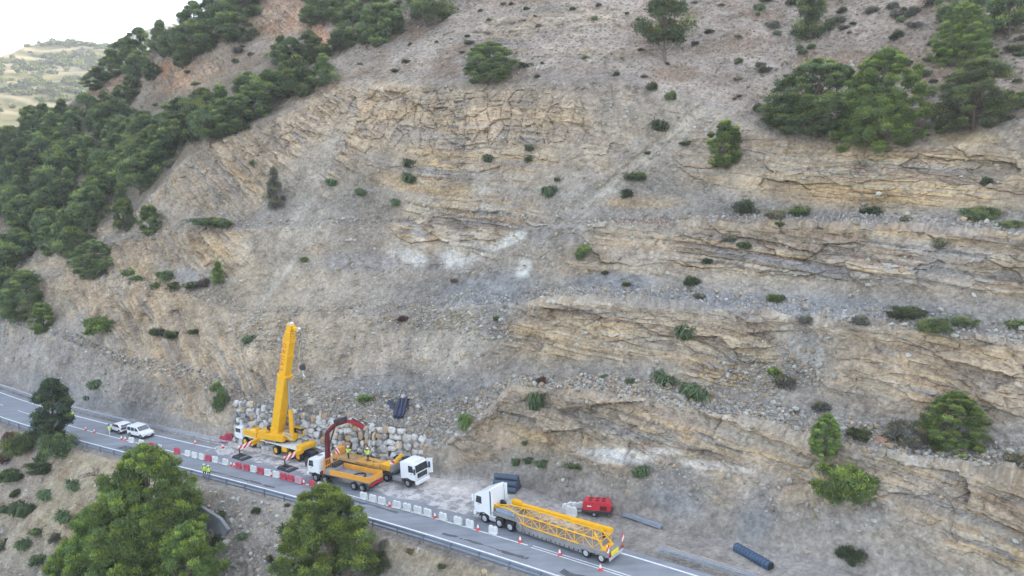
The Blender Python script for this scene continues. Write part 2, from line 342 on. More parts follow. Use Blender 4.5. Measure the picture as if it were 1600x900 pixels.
# below the road
v0 = fbm(GX, GY, GZ, 3., 3, 201)
low = sst(4.05, 3.95, SV); lay(grey * .96, low); lay(dry, low * np.maximum(spot(150, 780, 170, 120, 0), spot(800, 890, 260, 50, 15)) * .9); lay(C3(158, 134, 112), low * sst(.0, .4, v0) * spot(120, 780, 170, 130) * .6); lay(C3(180, 166, 160), low * spot(20, 720, 60, 60) * .6)
lay(dust, verge * .25); lay(C3(222, 214, 208), verge * np.clip(spot(740, 765, 150, 22, 14) + spot(870, 800, 70, 12, 15) + spot(380, 700, 90, 14, 12), 0, 1) * .95)
lay(C3(168, 160, 152), verge * spot(1000, 830, 240, 22, 16) * .6)
# grain: stones, dry grass, speckle
v = fbm(GX, GY, GZ, .5, 3, 81); v2 = fbm(GX, GY, GZ, 2.4, 4, 82)
v3 = fbm(GX, GY, GZ, 9., 4, 83); v4 = vn(GX / .17, GY / .17, GZ / .17, 84)
col = col * (1 + .34 * v + .30 * v2 + .34 * v3 + .12 * v4 + .10 * (bid - .5) * rock * 2 + .08 * (cid - .5) * 2 * rock)[..., None]
vst = fbm(along + GZ * .5 + WP2 * .3, (GZ + GY) * .12, GZ * 0, .8, 3, 210)
streak = act * (1 - rock) * face * (gully2 * .07 + vst * .26); col = col * (1 + streak)[..., None]
stone = sst(.33, .12, w1) * (wid > .62) * act; lay(pale * .92, stone * (.15 + .6 * rubble_w))
f1, f2, fid = worley(GX / .33 + 5, (GZ + GY * .6) / .3, 33); lay(C3(205, 200, 194), act * sst(.3, .1, f1) * (fid > .78) * .6); lay(C3(110, 100, 88), act * sst(.3, .1, f1) * (fid < .12) * .6)
# scrub litter on natural slopes
nat = np.clip(sst(13.98, 14.1, SV), 0, 1); s1, s2, sid = worley(GX / .8, (GZ + GY * .5) / .75, 44)
lay(C3(128, 124, 102), nat * sst(.4, .2, s1) * (sid > .45) * .6); lay(dgreen, nat * sst(.35, .15, s1) * (sid > .8) * .7)
forest = np.clip(spot(120, 290, 210, 120, -35) + spot(330, 170, 160, 40, -30), 0, 1) * nat; lay(C3(120, 112, 96), forest * .5)
lum = col.mean(-1, keepdims=True); col = lum + (col - lum) * 1.0; col = col * (col / .24) ** .12
col = np.clip(col, .01, .85)

def ground_mat(name):
    m = bpy.data.materials.new(name); m.use_nodes = True; n = m.node_tree.nodes; l = m.node_tree.links; b = n['Principled BSDF']
    b.inputs['Roughness'].default_value = .95; b.inputs['Specular IOR Level'].default_value = .15
    at = n.new('ShaderNodeAttribute'); at.attribute_name = 'Col'; geo = n.new('ShaderNodeNewGeometry')
    nz = n.new('ShaderNodeTexNoise'); nz.inputs['Scale'].default_value = 2.6; nz.inputs['Detail'].default_value = 8; nz.inputs['Roughness'].default_value = .65
    l.new(geo.outputs['Position'], nz.inputs['Vector'])
    r = n.new('ShaderNodeMapRange'); r.inputs[1].default_value = .3; r.inputs[2].default_value = .7; r.inputs[3].default_value = .72; r.inputs[4].default_value = 1.26
    r.clamp = False
    l.new(nz.outputs[0], r.inputs[0]); mx = n.new('ShaderNodeVectorMath'); mx.operation = 'SCALE'
    l.new(at.outputs['Color'], mx.inputs[0]); l.new(r.outputs[0], mx.inputs[3]); l.new(mx.outputs[0], b.inputs['Base Color'])
    nb = n.new('ShaderNodeTexNoise'); nb.inputs['Scale'].default_value = 5.5; nb.inputs['Detail'].default_value = 6; nb.inputs['Roughness'].default_value = .7; l.new(geo.outputs['Position'], nb.inputs['Vector'])
    vo = n.new('ShaderNodeTexVoronoi'); vo.inputs['Scale'].default_value = 3.6; l.new(geo.outputs['Position'], vo.inputs['Vector'])
    ad = n.new('ShaderNodeMath'); ad.operation = 'MULTIPLY_ADD'; ad.inputs[1].default_value = .5; l.new(vo.outputs['Distance'], ad.inputs[0]); l.new(nb.outputs[0], ad.inputs[2])
    bp = n.new('ShaderNodeBump'); bp.inputs['Strength'].default_value = .8; bp.inputs['Distance'].default_value = .14; l.new(ad.outputs[0], bp.inputs['Height']); l.new(bp.outputs[0], b.inputs['Normal'])
    return m
M_ground = ground_mat('rock and earth')
idx = np.arange(NR * NC).reshape(NR, NC)
quads = np.stack([idx[:-1, :-1], idx[:-1, 1:], idx[1:, 1:], idx[1:, :-1]], -1).reshape(-1, 4)
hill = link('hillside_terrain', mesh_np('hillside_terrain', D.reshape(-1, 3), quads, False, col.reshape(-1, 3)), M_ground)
tag(hill, kind='structure')
dpx, dpy = project(D)
def site(px, py, lo=0, hi=99):
    """where the sight line (px, py) meets the ground"""
    j = int(np.clip(np.searchsorted(PXC, px), 1, NC - 2)); js = range(max(0, j - 6), min(NC, j + 7))
    sub = D[:, js]; e = (dpx[:, js] - px) ** 2 + (dpy[:, js] - py) ** 2
    e = np.where((SV[:, js] >= lo) & (SV[:, js] <= hi), e, 1e9)
    a, b = np.unravel_index(np.argmin(e), e.shape); return sub[a, b].copy()
def scale_at(p): return F / (p[1] * CT - (p[2] - CH) * ST)     # survey pixels per metre
# ------------------------------------------------------------------ road
def strip(name, X0, X1, n0, n1_, dz, m, step=.7, jit=0, seed=1, col=False):
    X = np.arange(X0, X1, step); rnd = np.random.default_rng(seed)
    ja = smooth(rnd.normal(size=len(X)) * jit, 3) if jit else 0; jb = smooth(rnd.normal(size=len(X)) * jit, 3) if jit else 0
    k = max(1, int(abs(n1_ - n0) / 1.2)); rows = [off(X, (n0 + ja) * (1 - i / k) + (n1_ + jb) * i / k, dz) for i in range(k + 1)]
    A = np.array(rows); ii = np.arange(A.shape[0] * A.shape[1]).reshape(A.shape[:2])
    q = np.stack([ii[:-1, :-1], ii[:-1, 1:], ii[1:, 1:], ii[1:, :-1]], -1).reshape(-1, 4)
    return mesh_np(name, A.reshape(-1, 3), q)
def asphalt_mat():
    m = bpy.data.materials.new('worn asphalt'); m.use_nodes = True; n = m.node_tree.nodes; l = m.node_tree.links; b = n['Principled BSDF']
    b.inputs['Roughness'].default_value = .85; b.inputs['Specular IOR Level'].default_value = .3
    g = n.new('ShaderNodeNewGeometry'); mp = n.new('ShaderNodeMapping'); mp.inputs['Rotation'].default_value = (0, 0, R(36)); l.new(g.outputs['Position'], mp.inputs['Vector'])
    n1_ = n.new('ShaderNodeTexNoise'); n1_.inputs['Scale'].default_value = .35; n1_.inputs['Detail'].default_value = 7; l.new(mp.outputs[0], n1_.inputs['Vector'])
    mp2 = n.new('ShaderNodeMapping'); mp2.inputs['Rotation'].default_value = (0, 0, R(36)); mp2.inputs['Scale'].default_value = (.06, 1.3, 1); l.new(g.outputs['Position'], mp2.inputs['Vector'])
    n2 = n.new('ShaderNodeTexNoise'); n2.inputs['Scale'].default_value = 1.2; n2.inputs['Detail'].default_value = 4; l.new(mp2.outputs[0], n2.inputs['Vector'])
    n3 = n.new('ShaderNodeTexNoise'); n3.inputs['Scale'].default_value = 9; n3.inputs['Detail'].default_value = 6; l.new(g.outputs['Position'], n3.inputs['Vector'])
    s = n.new('ShaderNodeMath'); s.operation = 'ADD'; l.new(n1_.outputs[0], s.inputs[0]); l.new(n2.outputs[0], s.inputs[1])
    s2 = n.new('ShaderNodeMath'); s2.operation = 'MULTIPLY_ADD'; s2.inputs[1].default_value = .4; l.new(n3.outputs[0], s2.inputs[0]); l.new(s.outputs[0], s2.inputs[2])
    cr = n.new('ShaderNodeValToRGB'); cr.color_ramp.elements[0].position = .75; cr.color_ramp.elements[0].color = (.19, .203, .222, 1)
    cr.color_ramp.elements[1].position = 1.5 if False else 1.0; cr.color_ramp.elements[1].color = (.30, .32, .345, 1)
    mr = n.new('ShaderNodeMapRange'); mr.inputs[1].default_value = .85; mr.inputs[2].default_value = 1.6; l.new(s2.outputs[0], mr.inputs[0]); cr.color_ramp.elements[0].position = 0
    l.new(mr.outputs[0], cr.inputs[0]); l.new(cr.outputs[0], b.inputs['Base Color'])
    bp = n.new('ShaderNodeBump'); bp.inputs['Strength'].default_value = .3; bp.inputs['Distance'].default_value = .02; l.new(n3.outputs[0], bp.inputs['Height']); l.new(bp.outputs[0], b.inputs['Normal'])
    return m
def worn_paint(name, rgb, lo=.42, hi=.5, scale=3.):
    """paint or dust whose gaps show the road below"""
    m = mat(name, rgb, .8, noise=.2, nscale=3); n = m.node_tree.nodes; l = m.node_tree.links; b = n['Principled BSDF']
    g = n.new('ShaderNodeNewGeometry'); z = n.new('ShaderNodeTexNoise'); z.inputs['Scale'].default_value = scale; z.inputs['Detail'].default_value = 7; z.inputs['Roughness'].default_value = .7; l.new(g.outputs['Position'], z.inputs['Vector'])
    r = n.new('ShaderNodeMapRange'); r.inputs[1].default_value = lo; r.inputs[2].default_value = hi; l.new(z.outputs[0], r.inputs[0]); l.new(r.outputs[0], b.inputs['Alpha'])
    return m
M_as = asphalt_mat(); M_line = worn_paint('worn white road paint', (.78, .78, .77), .28, .38, 6)
tag(link('road', strip('road', -214, 58, -4.25, 4.35, 0, M_as), M_as), kind='structure')
mk = []
tag(link('road_marking_line', strip('edge', -214, 58, 3.32, 3.54, .004, M_line), M_line), kind='structure')
tag(link('road_marking_line', strip('edge', -214, 58, -3.4, -3.18, .004, M_line), M_line), kind='structure')
tag(link('road_marking_line', strip('centre', -81, 2, -.1, .08, .004, M_line), M_line), kind='structure')
# dashes at the left end, double line at the right end
V = []; Q = []
for a in np.arange(-214, -82, 9.5):
    X = np.linspace(a, a + 4, 6); lo_ = off(X, -.07, .004); hi_ = off(X, .07, .004)
    for i in range(5):
        b0 = len(V); V += [lo_[i], lo_[i + 1], hi_[i + 1], hi_[i]]; Q.append([b0, b0 + 1, b0 + 2, b0 + 3])
for dn in (-.2, .18):
    X = np.linspace(2, 57, 60); lo_ = off(X, dn - .06, .004); hi_ = off(X, dn + .06, .004)
    for i in range(59):
        b0 = len(V); V += [lo_[i], lo_[i + 1], hi_[i + 1], hi_[i]]; Q.append([b0, b0 + 1, b0 + 2, b0 + 3])
tag(link('road_marking_line', mesh_np('dash', np.array(V), np.array(Q)), M_line), kind='structure')
M_tar = worn_paint('dark road patch', (.10, .106, .115), .38, .5, 1.2)
for i, (xa, xb, na, nb) in enumerate([(-58, -53, -2.9, -1.4), (-22, -12, -1.1, -.7), (-6, 3, -2.4, -2.1), (-84, -80, .6, 2.6), (6, 16, -2.9, -2.0), (-40, -28, -2.7, -2.45), (14, 24, .8, 1.3)]):
    tag(link('road_patch', strip('patch', xa, xb, na, nb, .0035, M_tar, step=.4, jit=.12, seed=20 + i), M_tar), kind='structure')
M_dust = worn_paint('pale dust', (.56, .53, .51), .36, .56, .8)
tag(link('road_dust', strip('dust', -46, 4.5, 2.3, 4.9, .009, M_dust, jit=.5, seed=4), M_dust), kind='structure')
tag(link('road_dust', strip('dust2', -20, 4.0, 2.9, 6.0, .013, M_dust, jit=.9, seed=5), M_dust), kind='structure')
# valley floor under everything, out to the horizon
me = mesh_np('g', np.array([[-2600, -600, -75], [2600, -600, -75], [2600, 2400, -75], [-2600, 2400, -75]], float), np.array([[0, 1, 2, 3]]))
tag(link('ground', me, mat('valley earth', (.2, .19, .13), .95, noise=.4, nscale=.01)), kind='structure')
# ------------------------------------------------------------------ far hills
def far_hill(name, rows, cols, r0, sl, seed, basecol, amp):
    px = np.linspace(cols[0], cols[1], 260); P = rays(px, np.interp(px, rows[0][0], rows[0][1])); P = P / np.hypot(P[:, 0], P[:, 1])[:, None] * np.interp(px, [cols[0], cols[1]], r0)[:, None]; P[:, 2] += CH
    L = [P]
    for (k_, v_), s_ in zip(rows[1:], sl): L.append(climb(L[-1], px, np.interp(px, k_, v_), math.tan(R(s_))))
    L.append(L[-1] + np.array([-60, 260, -140.]))
    A = []
    for a, b in zip(L[:-1], L[1:]):
        for i in range(60): A.append(a * (1 - i / 60) + b * i / 60)
    A = vsm(np.array(A), 8)
    x, y, z = A[..., 0], A[..., 1], A[..., 2]
    A = A.copy(); A[..., 2] += fbm(x, y, z * 0, 90, 5, seed) * amp; 
    # terraces
    A[..., 2] += amp * .12 * np.sin(z / 3.2 + fbm(x, y, z, 60, 2, seed + 3) * 4)
    c = np.zeros(A.shape) + basecol; q = fbm(x, y, z, 40, 4, seed + 7); t = sst(-.1, .3, q)[..., None]
    c = c * (1 - t) + lin((170, 158, 106)) * .6 * t; u = sst(.05, .3, fbm(x, y, z, 12, 3, seed + 9))[..., None]; c = c * (1 - .75 * u) + lin((98, 108, 62)) * .5 * u
    tr = sst(.3, .9, np.sin(z / 3.2 + fbm(x, y, z, 60, 2, seed + 3) * 4))[..., None] * .5; c = c * (1 - tr) + lin((214, 198, 170)) * .6 * tr
    ii = np.arange(A.shape[0] * A.shape[1]).reshape(A.shape[:2]); qd = np.stack([ii[:-1, :-1], ii[:-1, 1:], ii[1:, 1:], ii[1:, :-1]], -1).reshape(-1, 4)
    o = link(name, mesh_np(name, A.reshape(-1, 3), qd, True, c.reshape(-1, 3)), M_ground); tag(o, kind='structure'); return A
hillA = far_hill('far_hill', [([-300, 400], [330, 330]), ([-300, 0, 150, 260, 400], [240, 230, 225, 200, 180]), ([-300, 0, 60, 150, 260, 400], [150, 118, 108, 100, 100, 90]), ([-300, -60, 0, 20, 40, 60, 80, 110, 150, 200, 300, 400], [150, 100, 84, 74, 67, 64, 63, 67, 72, 75, 84, 100])],
    (-420, 420), (520, 420), (14, 20, 23), 3, lin((150, 140, 96)) * .55, 7)
hillB = far_hill('far_hill', [([-300, 600], [200, 200]), ([100, 600], [110, 110]), ([100, 140, 170, 200, 240, 300, 600], [100, 76, 68, 56, 42, 30, 0])], (60, 600), (800, 760), (15, 22), 13, lin((104, 112, 70)) * .5, 6)
# ------------------------------------------------------------------ vegetation
def leaf_mat(name, rgb, rough=.7, tr=.25):
    m = bpy.data.materials.new(name); m.use_nodes = True; n = m.node_tree.nodes; l = m.node_tree.links; b = n['Principled BSDF']; o = n['Material Output']
    b.inputs['Roughness'].default_value = rough; b.inputs['Specular IOR Level'].default_value = .25
    at = n.new('ShaderNodeAttribute'); at.attribute_name = 'Col'; inf = n.new('ShaderNodeObjectInfo')
    h = n.new('ShaderNodeHueSaturation'); r = n.new('ShaderNodeMapRange'); r.inputs[3].default_value = .78; r.inputs[4].default_value = 1.22
    r2 = n.new('ShaderNodeMapRange'); r2.inputs[3].default_value = .49; r2.inputs[4].default_value = .51
    mx = n.new('ShaderNodeVectorMath'); mx.operation = 'MULTIPLY'; mx.inputs[1].default_value = rgb
    l.new(at.outputs['Color'], mx.inputs[0]); l.new(mx.outputs[0], h.inputs['Color']); l.new(inf.outputs['Random'], r.inputs[0]); l.new(r.outputs[0], h.inputs['Value'])
    l.new(inf.outputs['Random'], r2.inputs[0]); l.new(r2.outputs[0], h.inputs['Hue']); l.new(h.outputs[0], b.inputs['Base Color'])
    t = n.new('ShaderNodeBsdfTranslucent'); l.new(h.outputs[0], t.inputs[0]); ms = n.new('ShaderNodeMixShader'); ms.inputs[0].default_value = tr
    l.new(b.outputs[0], ms.inputs[1]); l.new(t.outputs[0], ms.inputs[2]); l.new(ms.outputs[0], o.inputs[0]); return m
M_pine = leaf_mat('pine needles', (.16, .21, .095)); M_pine2 = leaf_mat('bright young pine needles', (.175, .245, .078)); M_shrub = leaf_mat('shrub leaves', (.10, .13, .07))
M_tuft = leaf_mat('hanging grass blades', (.125, .18, .085)); M_grey = leaf_mat('grey green scrub', (.19, .19, .15)); M_pop = leaf_mat('poplar leaves', (.10, .145, .085)); M_dead = leaf_mat('dry twigs', (.16, .11, .095))
M_bark = mat('bark', (.17, .13, .10), .9, noise=.4, nscale=5, bump=.6, bscale=9)

def leaves(rng, centers, radii, per, size, flat=.75, up=.35, aspect=.35, shade=None, jitter=.38):
    """tufts of small pointed leaves spread through clumps"""
    C = np.repeat(centers, per, 0); Rr = np.repeat(radii, per); n = len(C)
    d = rng.normal(size=(n, 3)); d /= np.linalg.norm(d, axis=1, keepdims=True); d[:, 2] = d[:, 2] * .8 + .2; d /= np.linalg.norm(d, axis=1, keepdims=True)
    rad = Rr * rng.uniform(.15, 1, n) ** .42 * (1 + .18 * rng.normal(size=n)); p = C + d * rad[:, None] * np.array([1, 1, flat])
    g = d + rng.normal(size=(n, 3)) * .55 + np.array([0, 0, up]); g /= np.linalg.norm(g, axis=1, keepdims=True)
    s = np.cross(g, rng.normal(size=(n, 3))); s /= np.linalg.norm(s, axis=1, keepdims=True) + 1e-6
    L = size * rng.uniform(.6, 1.4, n)[:, None]; a = p - g * L * .5 - s * L * aspect; b = p - g * L * .5 + s * L * aspect; c = p + g * L
    V = np.stack([a, b, c], 1).reshape(-1, 3); Fc = np.arange(3 * n).reshape(-1, 3)
    cl = np.repeat(rng.uniform(1 - jitter, 1 + jitter, len(centers)), per) * rng.uniform(.8, 1.2, n) 
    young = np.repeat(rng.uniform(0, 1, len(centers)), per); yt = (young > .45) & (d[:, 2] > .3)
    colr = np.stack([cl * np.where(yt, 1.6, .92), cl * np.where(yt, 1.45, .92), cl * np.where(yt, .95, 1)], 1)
    return V, Fc, np.repeat(colr, 3, 0)

def tubes(paths, seg=6):
    """paths: list of (points, radii) -> one mesh of tapered limbs"""
    V = []; Q = []
    for pts_, rr in paths:
        b0 = len(V)
        for i, (p, r) in enumerate(zip(pts_, rr)):
            p = Vector(p); t = (Vector(pts_[min(i + 1, len(pts_) - 1)]) - Vector(pts_[max(i - 1, 0)])).normalized()
            u = t.orthogonal().normalized(); v_ = t.cross(u)
            for k in range(seg):
                a = 2 * math.pi * k / seg; V.append(p + (u * math.cos(a) + v_ * math.sin(a)) * r)
        for i in range(len(pts_) - 1):
            for k in range(seg): Q.append([b0 + i * seg + k, b0 + i * seg + (k + 1) % seg, b0 + (i + 1) * seg + (k + 1) % seg, b0 + (i + 1) * seg + k])
    return np.array([tuple(v) for v in V]), np.array(Q)

def tree_meshes(name, seed, h, rad, ncl, per, leaf, shape='pine', base=.28, cr=.27):
    rng = np.random.default_rng(seed); cs = []; rs = []
    lean = rng.normal(size=2) * .05 * h
    while len(cs) < ncl:
        z = rng.uniform(base, 1); 
        if shape == 'pine': prof = (1 - ((z - base) / (1 - base)) ** 2.6) ** .6 * (.55 + .45 * min(1, (z - base) / .22))
        elif shape == 'full': prof = (1 - ((z - base) / (1 - base)) ** 2.6) ** .58 * (.66 + .34 * min(1, (z - base) / .25))
        elif shape == 'cone': prof = (1 - (z - base) / (1 - base)) ** .75 * (.6 + .4 * min(1, (z - base) / .15))
        elif shape == 'poplar': prof = math.sin(math.pi * min(1, ((z - base) / (1 - base)) * .9 + .08)) ** .7
        else: prof = (1 - ((z - base) / (1 - base)) ** 2.2) ** .5
        a = rng.uniform(0, 6.283); q = rng.uniform(.25, 1) ** .5 * (1 + .22 * math.sin(a * 2 + seed) + .12 * math.sin(a * 3 + z * 5 + seed))
        r_ = rad * cr * rng.uniform(.7, 1.25) * (.75 + .4 * prof)
        c = np.array([math.cos(a) * q * (rad * prof - r_ * .4) + lean[0] * z, math.sin(a) * q * (rad * prof - r_ * .4) + lean[1] * z, z * h - r_ * .3])
        if rng.uniform() < .06 and shape == 'pine': continue
        cs.append(c); rs.append(r_)
    cs = np.array(cs); rs = np.array(rs)
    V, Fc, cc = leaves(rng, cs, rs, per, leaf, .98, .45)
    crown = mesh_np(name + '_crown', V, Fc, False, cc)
    P_ = []; zt = h * .86
    tp = [(lean[0] * t + .02 * h * math.sin(t * 6 + seed), lean[1] * t + .015 * h * math.cos(t * 5), t * zt - .5) for t in np.linspace(0, 1, 8)]
    P_.append((tp, [h * .021 * (1 - .85 * t) + .015 for t in np.linspace(0, 1, 8)]))
    for c in cs[rng.permutation(len(cs))[:min(len(cs), 16)]]:
        t0 = max(.12, min(.85, c[2] / h - .18)); s_ = Vector((np.interp(t0, np.linspace(0, 1, 8), [q[0] for q in tp]), np.interp(t0, np.linspace(0, 1, 8), [q[1] for q in tp]), t0 * zt - .5)); e = Vector(c)
        mid = s_.lerp(e, .5) + Vector((0, 0, -.04 * h)); P_.append(([s_, mid, e], [h * .009, h * .006, h * .002]))
    V, Q = tubes(P_); return crown, mesh_np(name + '_trunk', V, Q, True)
PV = []
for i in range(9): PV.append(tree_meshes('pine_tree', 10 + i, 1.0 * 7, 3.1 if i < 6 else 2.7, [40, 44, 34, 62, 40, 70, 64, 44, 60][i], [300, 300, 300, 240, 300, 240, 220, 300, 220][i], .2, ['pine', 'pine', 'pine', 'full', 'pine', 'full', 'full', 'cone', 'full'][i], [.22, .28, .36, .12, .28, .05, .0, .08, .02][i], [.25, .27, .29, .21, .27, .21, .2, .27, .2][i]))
for c_, t_ in PV: c_.materials.append(M_pine); t_.materials.append(M_bark)
# big foreground pines below the road
FG = [tree_meshes('pine_tree', 70 + i, 14., [5.2, 4.6, 4.2][i], [330, 300, 260][i], 360, .14, 'full', .0, [.118, .124, .13][i]) for i in range(3)]
for c_, t_ in FG: c_.materials.append(M_pine2); t_.materials.append(M_bark)
FG.append(tree_meshes('pine_tree', 77, 14., 5.0, 200, 330, .17, 'full', .06, .15)); FG[3][0].materials.append(M_pine); FG[3][1].materials.append(M_bark)
trees = 0
def pine(px, py, hpx, var, label, wide=1., group=None, cat='pine tree', sink=.2, crownm=None, wpx=None):
    """tree whose foot is seen at (px, py) and stands hpx tall in the view"""
    p = site(px, py, 7.0 if py < 690 else 0); s = scale_at(p); H_ = hpx / s / math.cos(TH); k = H_ / 7
    o = bpy.data.objects.new('pine_tree', None); COL.objects.link(o); o.location = (p[0], p[1], p[2] - sink); o.rotation_euler = (0, 0, (px * 7.3 + py * 3.1) % 6.28)
    wd = wide if wpx is None else (wpx * 1.1 / s / 2) / (3.3 * k); o.scale = (k * wd, k * wd, k)
    c_, t_ = PV[var % 9] if var < 100 else FG[var - 100]
    if var >= 100: o.scale = (wpx * .98 / s / 2 / [5.2, 4.6, 4.2, 5.0][var - 100],) * 2 + (H_ / 14,)
    a = bpy.data.objects.new('trunk', t_); COL.objects.link(a); a.parent = o
    b = bpy.data.objects.new('crown', c_); COL.objects.link(b); b.parent = o
    if crownm: b.material_slots[0].link = 'OBJECT'; b.material_slots[0].material = crownm
    tag(o, label, cat, group); return o
# single trees one can point to
for a in [
    (765, 132, 66, 103, 'broad pine growing alone near the top of the pale cliff', 88),
    (1040, 92, 92, 2, 'open crowned pine standing alone high on the slope at the top edge', 90),
    (668, 42, 62, 0, 'pine on the skyline shoulder right of the pine row, cut by the top edge', 78),
    (1132, 258, 72, 6, 'bright green young pine standing on the gully side below the tall pines', 62, M_pine2),
    (430, 326, 66, 7, 'thin sparse young pine on the bare left cliff above the chute', 38, M_grey),
    (1485, 700, 92, 101, 'round bright green pine on the rubble bench near the right edge', 116, M_pine2),
    (1288, 706, 64, 101, 'smaller bright green pine above the drooping tree on the right bench', 62, M_pine2),
    (1270, 216, 118, 103, 'dark wide pine, first of the tall pair at the brink of the ochre cliff', 150),
    (1372, 232, 150, 100, 'tallest pine of the pair at the brink of the ochre cliff', 130),
    (1520, 205, 112, 103, 'wide spreading pine at the brink of the ochre cliff near the right edge', 130),
    (1268, 60, 90, 7, 'greyish pine hanging at the top edge above the tall pair', 76),
    (1505, 100, 92, 100, 'pale green pine behind the wide spreading pine, high on the right', 84),
    (1575, 60, 90, 1, 'dark pine in the top right corner of the slope', 90),
    (1490, 30, 70, 8, 'small dark pine high on the scrub slope by the top right corner', 60),
    (1222, 205, 60, 1, 'low dark pine crowding the left side of the tall pair', 66),
    (147, 436, 62, 103, 'dense dark pine on the rim of the folded left rock face', 60),
    (118, 412, 56, 4, 'pine just behind the dense dark pine on the left rim', 50),
    (233, 364, 46, 6, 'short round pine on the edge of the bare cliff beside a taller one', 42),
    (196, 358, 72, 7, 'tall pine left of the short round one at the edge of the bare cliff', 50),
    (342, 442, 36, 7, 'small bright pine on the ledge of the left cliff', 30, M_pine2),
    (70, 518, 48, 6, 'bright rounded pine lowest on the left slope', 44, M_pine2),
    (40, 500, 78, 103, 'wide pine at the foot of the left wood', 86),
    (12, 480, 60, 1, 'pine at the left edge of the picture low on the slope', 56),
    (1312, 0, 40, 0, 'low pine cut off by the top edge above the greyish pine', 40),
]:
    lab = a[4]; lab = lab.replace(' of the picture', ''); pine(a[0], a[1], a[2], a[3], lab, wpx=a[5], crownm=a[6] if len(a) > 6 else None)
LM = [(765, 110, 'the broad pine above the pale cliff'), (1040, 60, 'the open crowned lone pine at the top'), (668, 25, 'the pine on the skyline shoulder'), (1132, 230, 'the bright young pine by the gully'), (1270, 170, 'the wide pine of the tall pair'), (1372, 150, 'the tallest pine at the ochre cliff'), (1520, 160, 'the spreading pine near the right edge'), (1268, 30, 'the greyish pine at the top edge'), (1505, 70, 'the pale green pine high on the right'), (1400, 40, 'the open scrub slope top'), (1180, 110, 'the bare soil patch'), (1570, 100, 'the right edge pines'),
      (258, 112, 'the small orange cliff'), (172, 145, 'the pinkish crag at the wood top'), (437, 28, 'the big red cliff at the top'), (300, 130, 'the fluted grey cliff'), (380, 90, 'the pinkish soil strip'), (465, 125, 'the largest pine of the cliff top row'), (560, 90, 'the dead tree stump'), (147, 420, 'the dense dark rim pine'), (60, 330, 'the first clearing'), (130, 285, 'the middle clearing'), (180, 330, 'the clearing by the bare cliff'), (60, 415, 'the lowest clearing'), (8, 370, 'the clearing at the left edge'), (30, 230, 'the upper left wood edge'), (120, 200, 'the wood edge facing the far hill'), (230, 280, 'the wood edge at the bare cliff'), (900, 90, 'the grey streaked top of the pale cliff'), (620, 110, 'the blocky cliff brow')]
SEEN = {}
def where(x, y, head, size):
    lm = sorted(LM, key=lambda q: math.hypot(q[0] - x, q[1] - y))
    for q in lm[:7]:
        dx_, dy_ = x - q[0], y - q[1]; d_ = ('right of ' if dx_ > 0 else 'left of ') if abs(dx_) > abs(dy_) * 1.2 else ('below ' if dy_ > 0 else 'above '); d_ = ('just ' if math.hypot(dx_, dy_) < 28 else '') + d_
        for sz in (size, ):
            t = ('%s %s %s%s' % (sz, head, d_, q[2])).strip()
            if t not in SEEN: SEEN[t] = 1; return t
    return t
# the pine row above the cliff and the woods on the left
rows_ = {
    'pines in the row along the cliff top': ('pine in the dense row along the top of the bare cliff',
        [(470, 150, 62, 84), (440, 158, 50, 60), (505, 132, 48, 60), (400, 186, 62, 70), (425, 170, 58, 60), (372, 206, 56, 66), (350, 200, 66, 70), (330, 226, 60, 66), (300, 222, 70, 70), (270, 244, 62, 66), (248, 262, 62, 62), (285, 206, 50, 60), (385, 160, 46, 56), (460, 112, 50, 62), (495, 98, 46, 56), (440, 100, 44, 50), (320, 190, 50, 56), (225, 252, 56, 60), (205, 240, 56, 60), (236, 226, 50, 56)]),
    'pines on the shoulder by the small red cliff': ('pine on the shoulder right of the small red cliff',
        [(585, 70, 66, 70), (555, 62, 60, 60), (610, 56, 50, 60), (540, 40, 50, 56), (600, 30, 50, 56), (486, 44, 34, 36), (505, 40, 56, 60), (495, 8, 50, 60), (530, 84, 40, 44), (572, 10, 46, 54)]),
    'pines along the skyline': ('pine on the skyline ridge above the red cliffs',
        [(150, 140, 34, 44), (172, 122, 42, 50), (200, 108, 46, 54), (225, 96, 50, 52), (212, 132, 50, 46), (250, 78, 46, 52), (275, 98, 54, 60), (300, 96, 60, 62), (262, 88, 40, 44), (300, 50, 46, 52), (330, 46, 50, 56), (352, 60, 56, 60), (325, 82, 46, 56), (378, 36, 56, 60), (372, 66, 40, 54), (392, 14, 40, 40), (350, 20, 44, 50), (385, 4, 50, 50), (172, 178, 34, 36), (190, 168, 34, 34), (210, 150, 34, 36), (240, 124, 26, 30), (285, 108, 30, 40)]),
    'pines of the left wood': ('pine in the dense wood covering the left slope', []),
}
rg = random.Random(5); lw = rows_['pines of the left wood'][1]
ry0 = lambda x: np.interp(x, [-40, 0, 60, 100, 150, 200, 260], [225, 208, 192, 176, 180, 190, 215]); ry1 = lambda x: np.interp(x, [-40, 0, 60, 100, 150, 200, 260], [470, 440, 405, 392, 365, 318, 262])
yy = 0
for r_ in range(9):
    for x in range(-20, 262, 31):
        xx_ = x + rg.uniform(-9, 9) + (r_ % 2) * 12; a_, b_ = ry0(xx_), ry1(xx_); t = (r_ + rg.uniform(-.35, .35)) / 8.3
        y = a_ + 22 + (b_ - a_ - 18) * t
        if t > 1.02 or (b_ - a_) < 60: continue
        # clearings of bare soil
        if any(math.hypot((xx_ - cx) / rx_, (y - cy) / ry_) < 1 for cx, cy, rx_, ry_ in [(50, 335, 24, 14), (130, 288, 22, 13), (8, 372, 15, 18), (180, 330, 18, 22), (60, 415, 26, 12), (90, 250, 14, 8), (20, 290, 12, 8)]): continue
        hh = rg.uniform(40, 58) * (.9 + .25 * t); lw.append((xx_, y, hh, hh * rg.uniform(.85, 1.15)))
i = 0
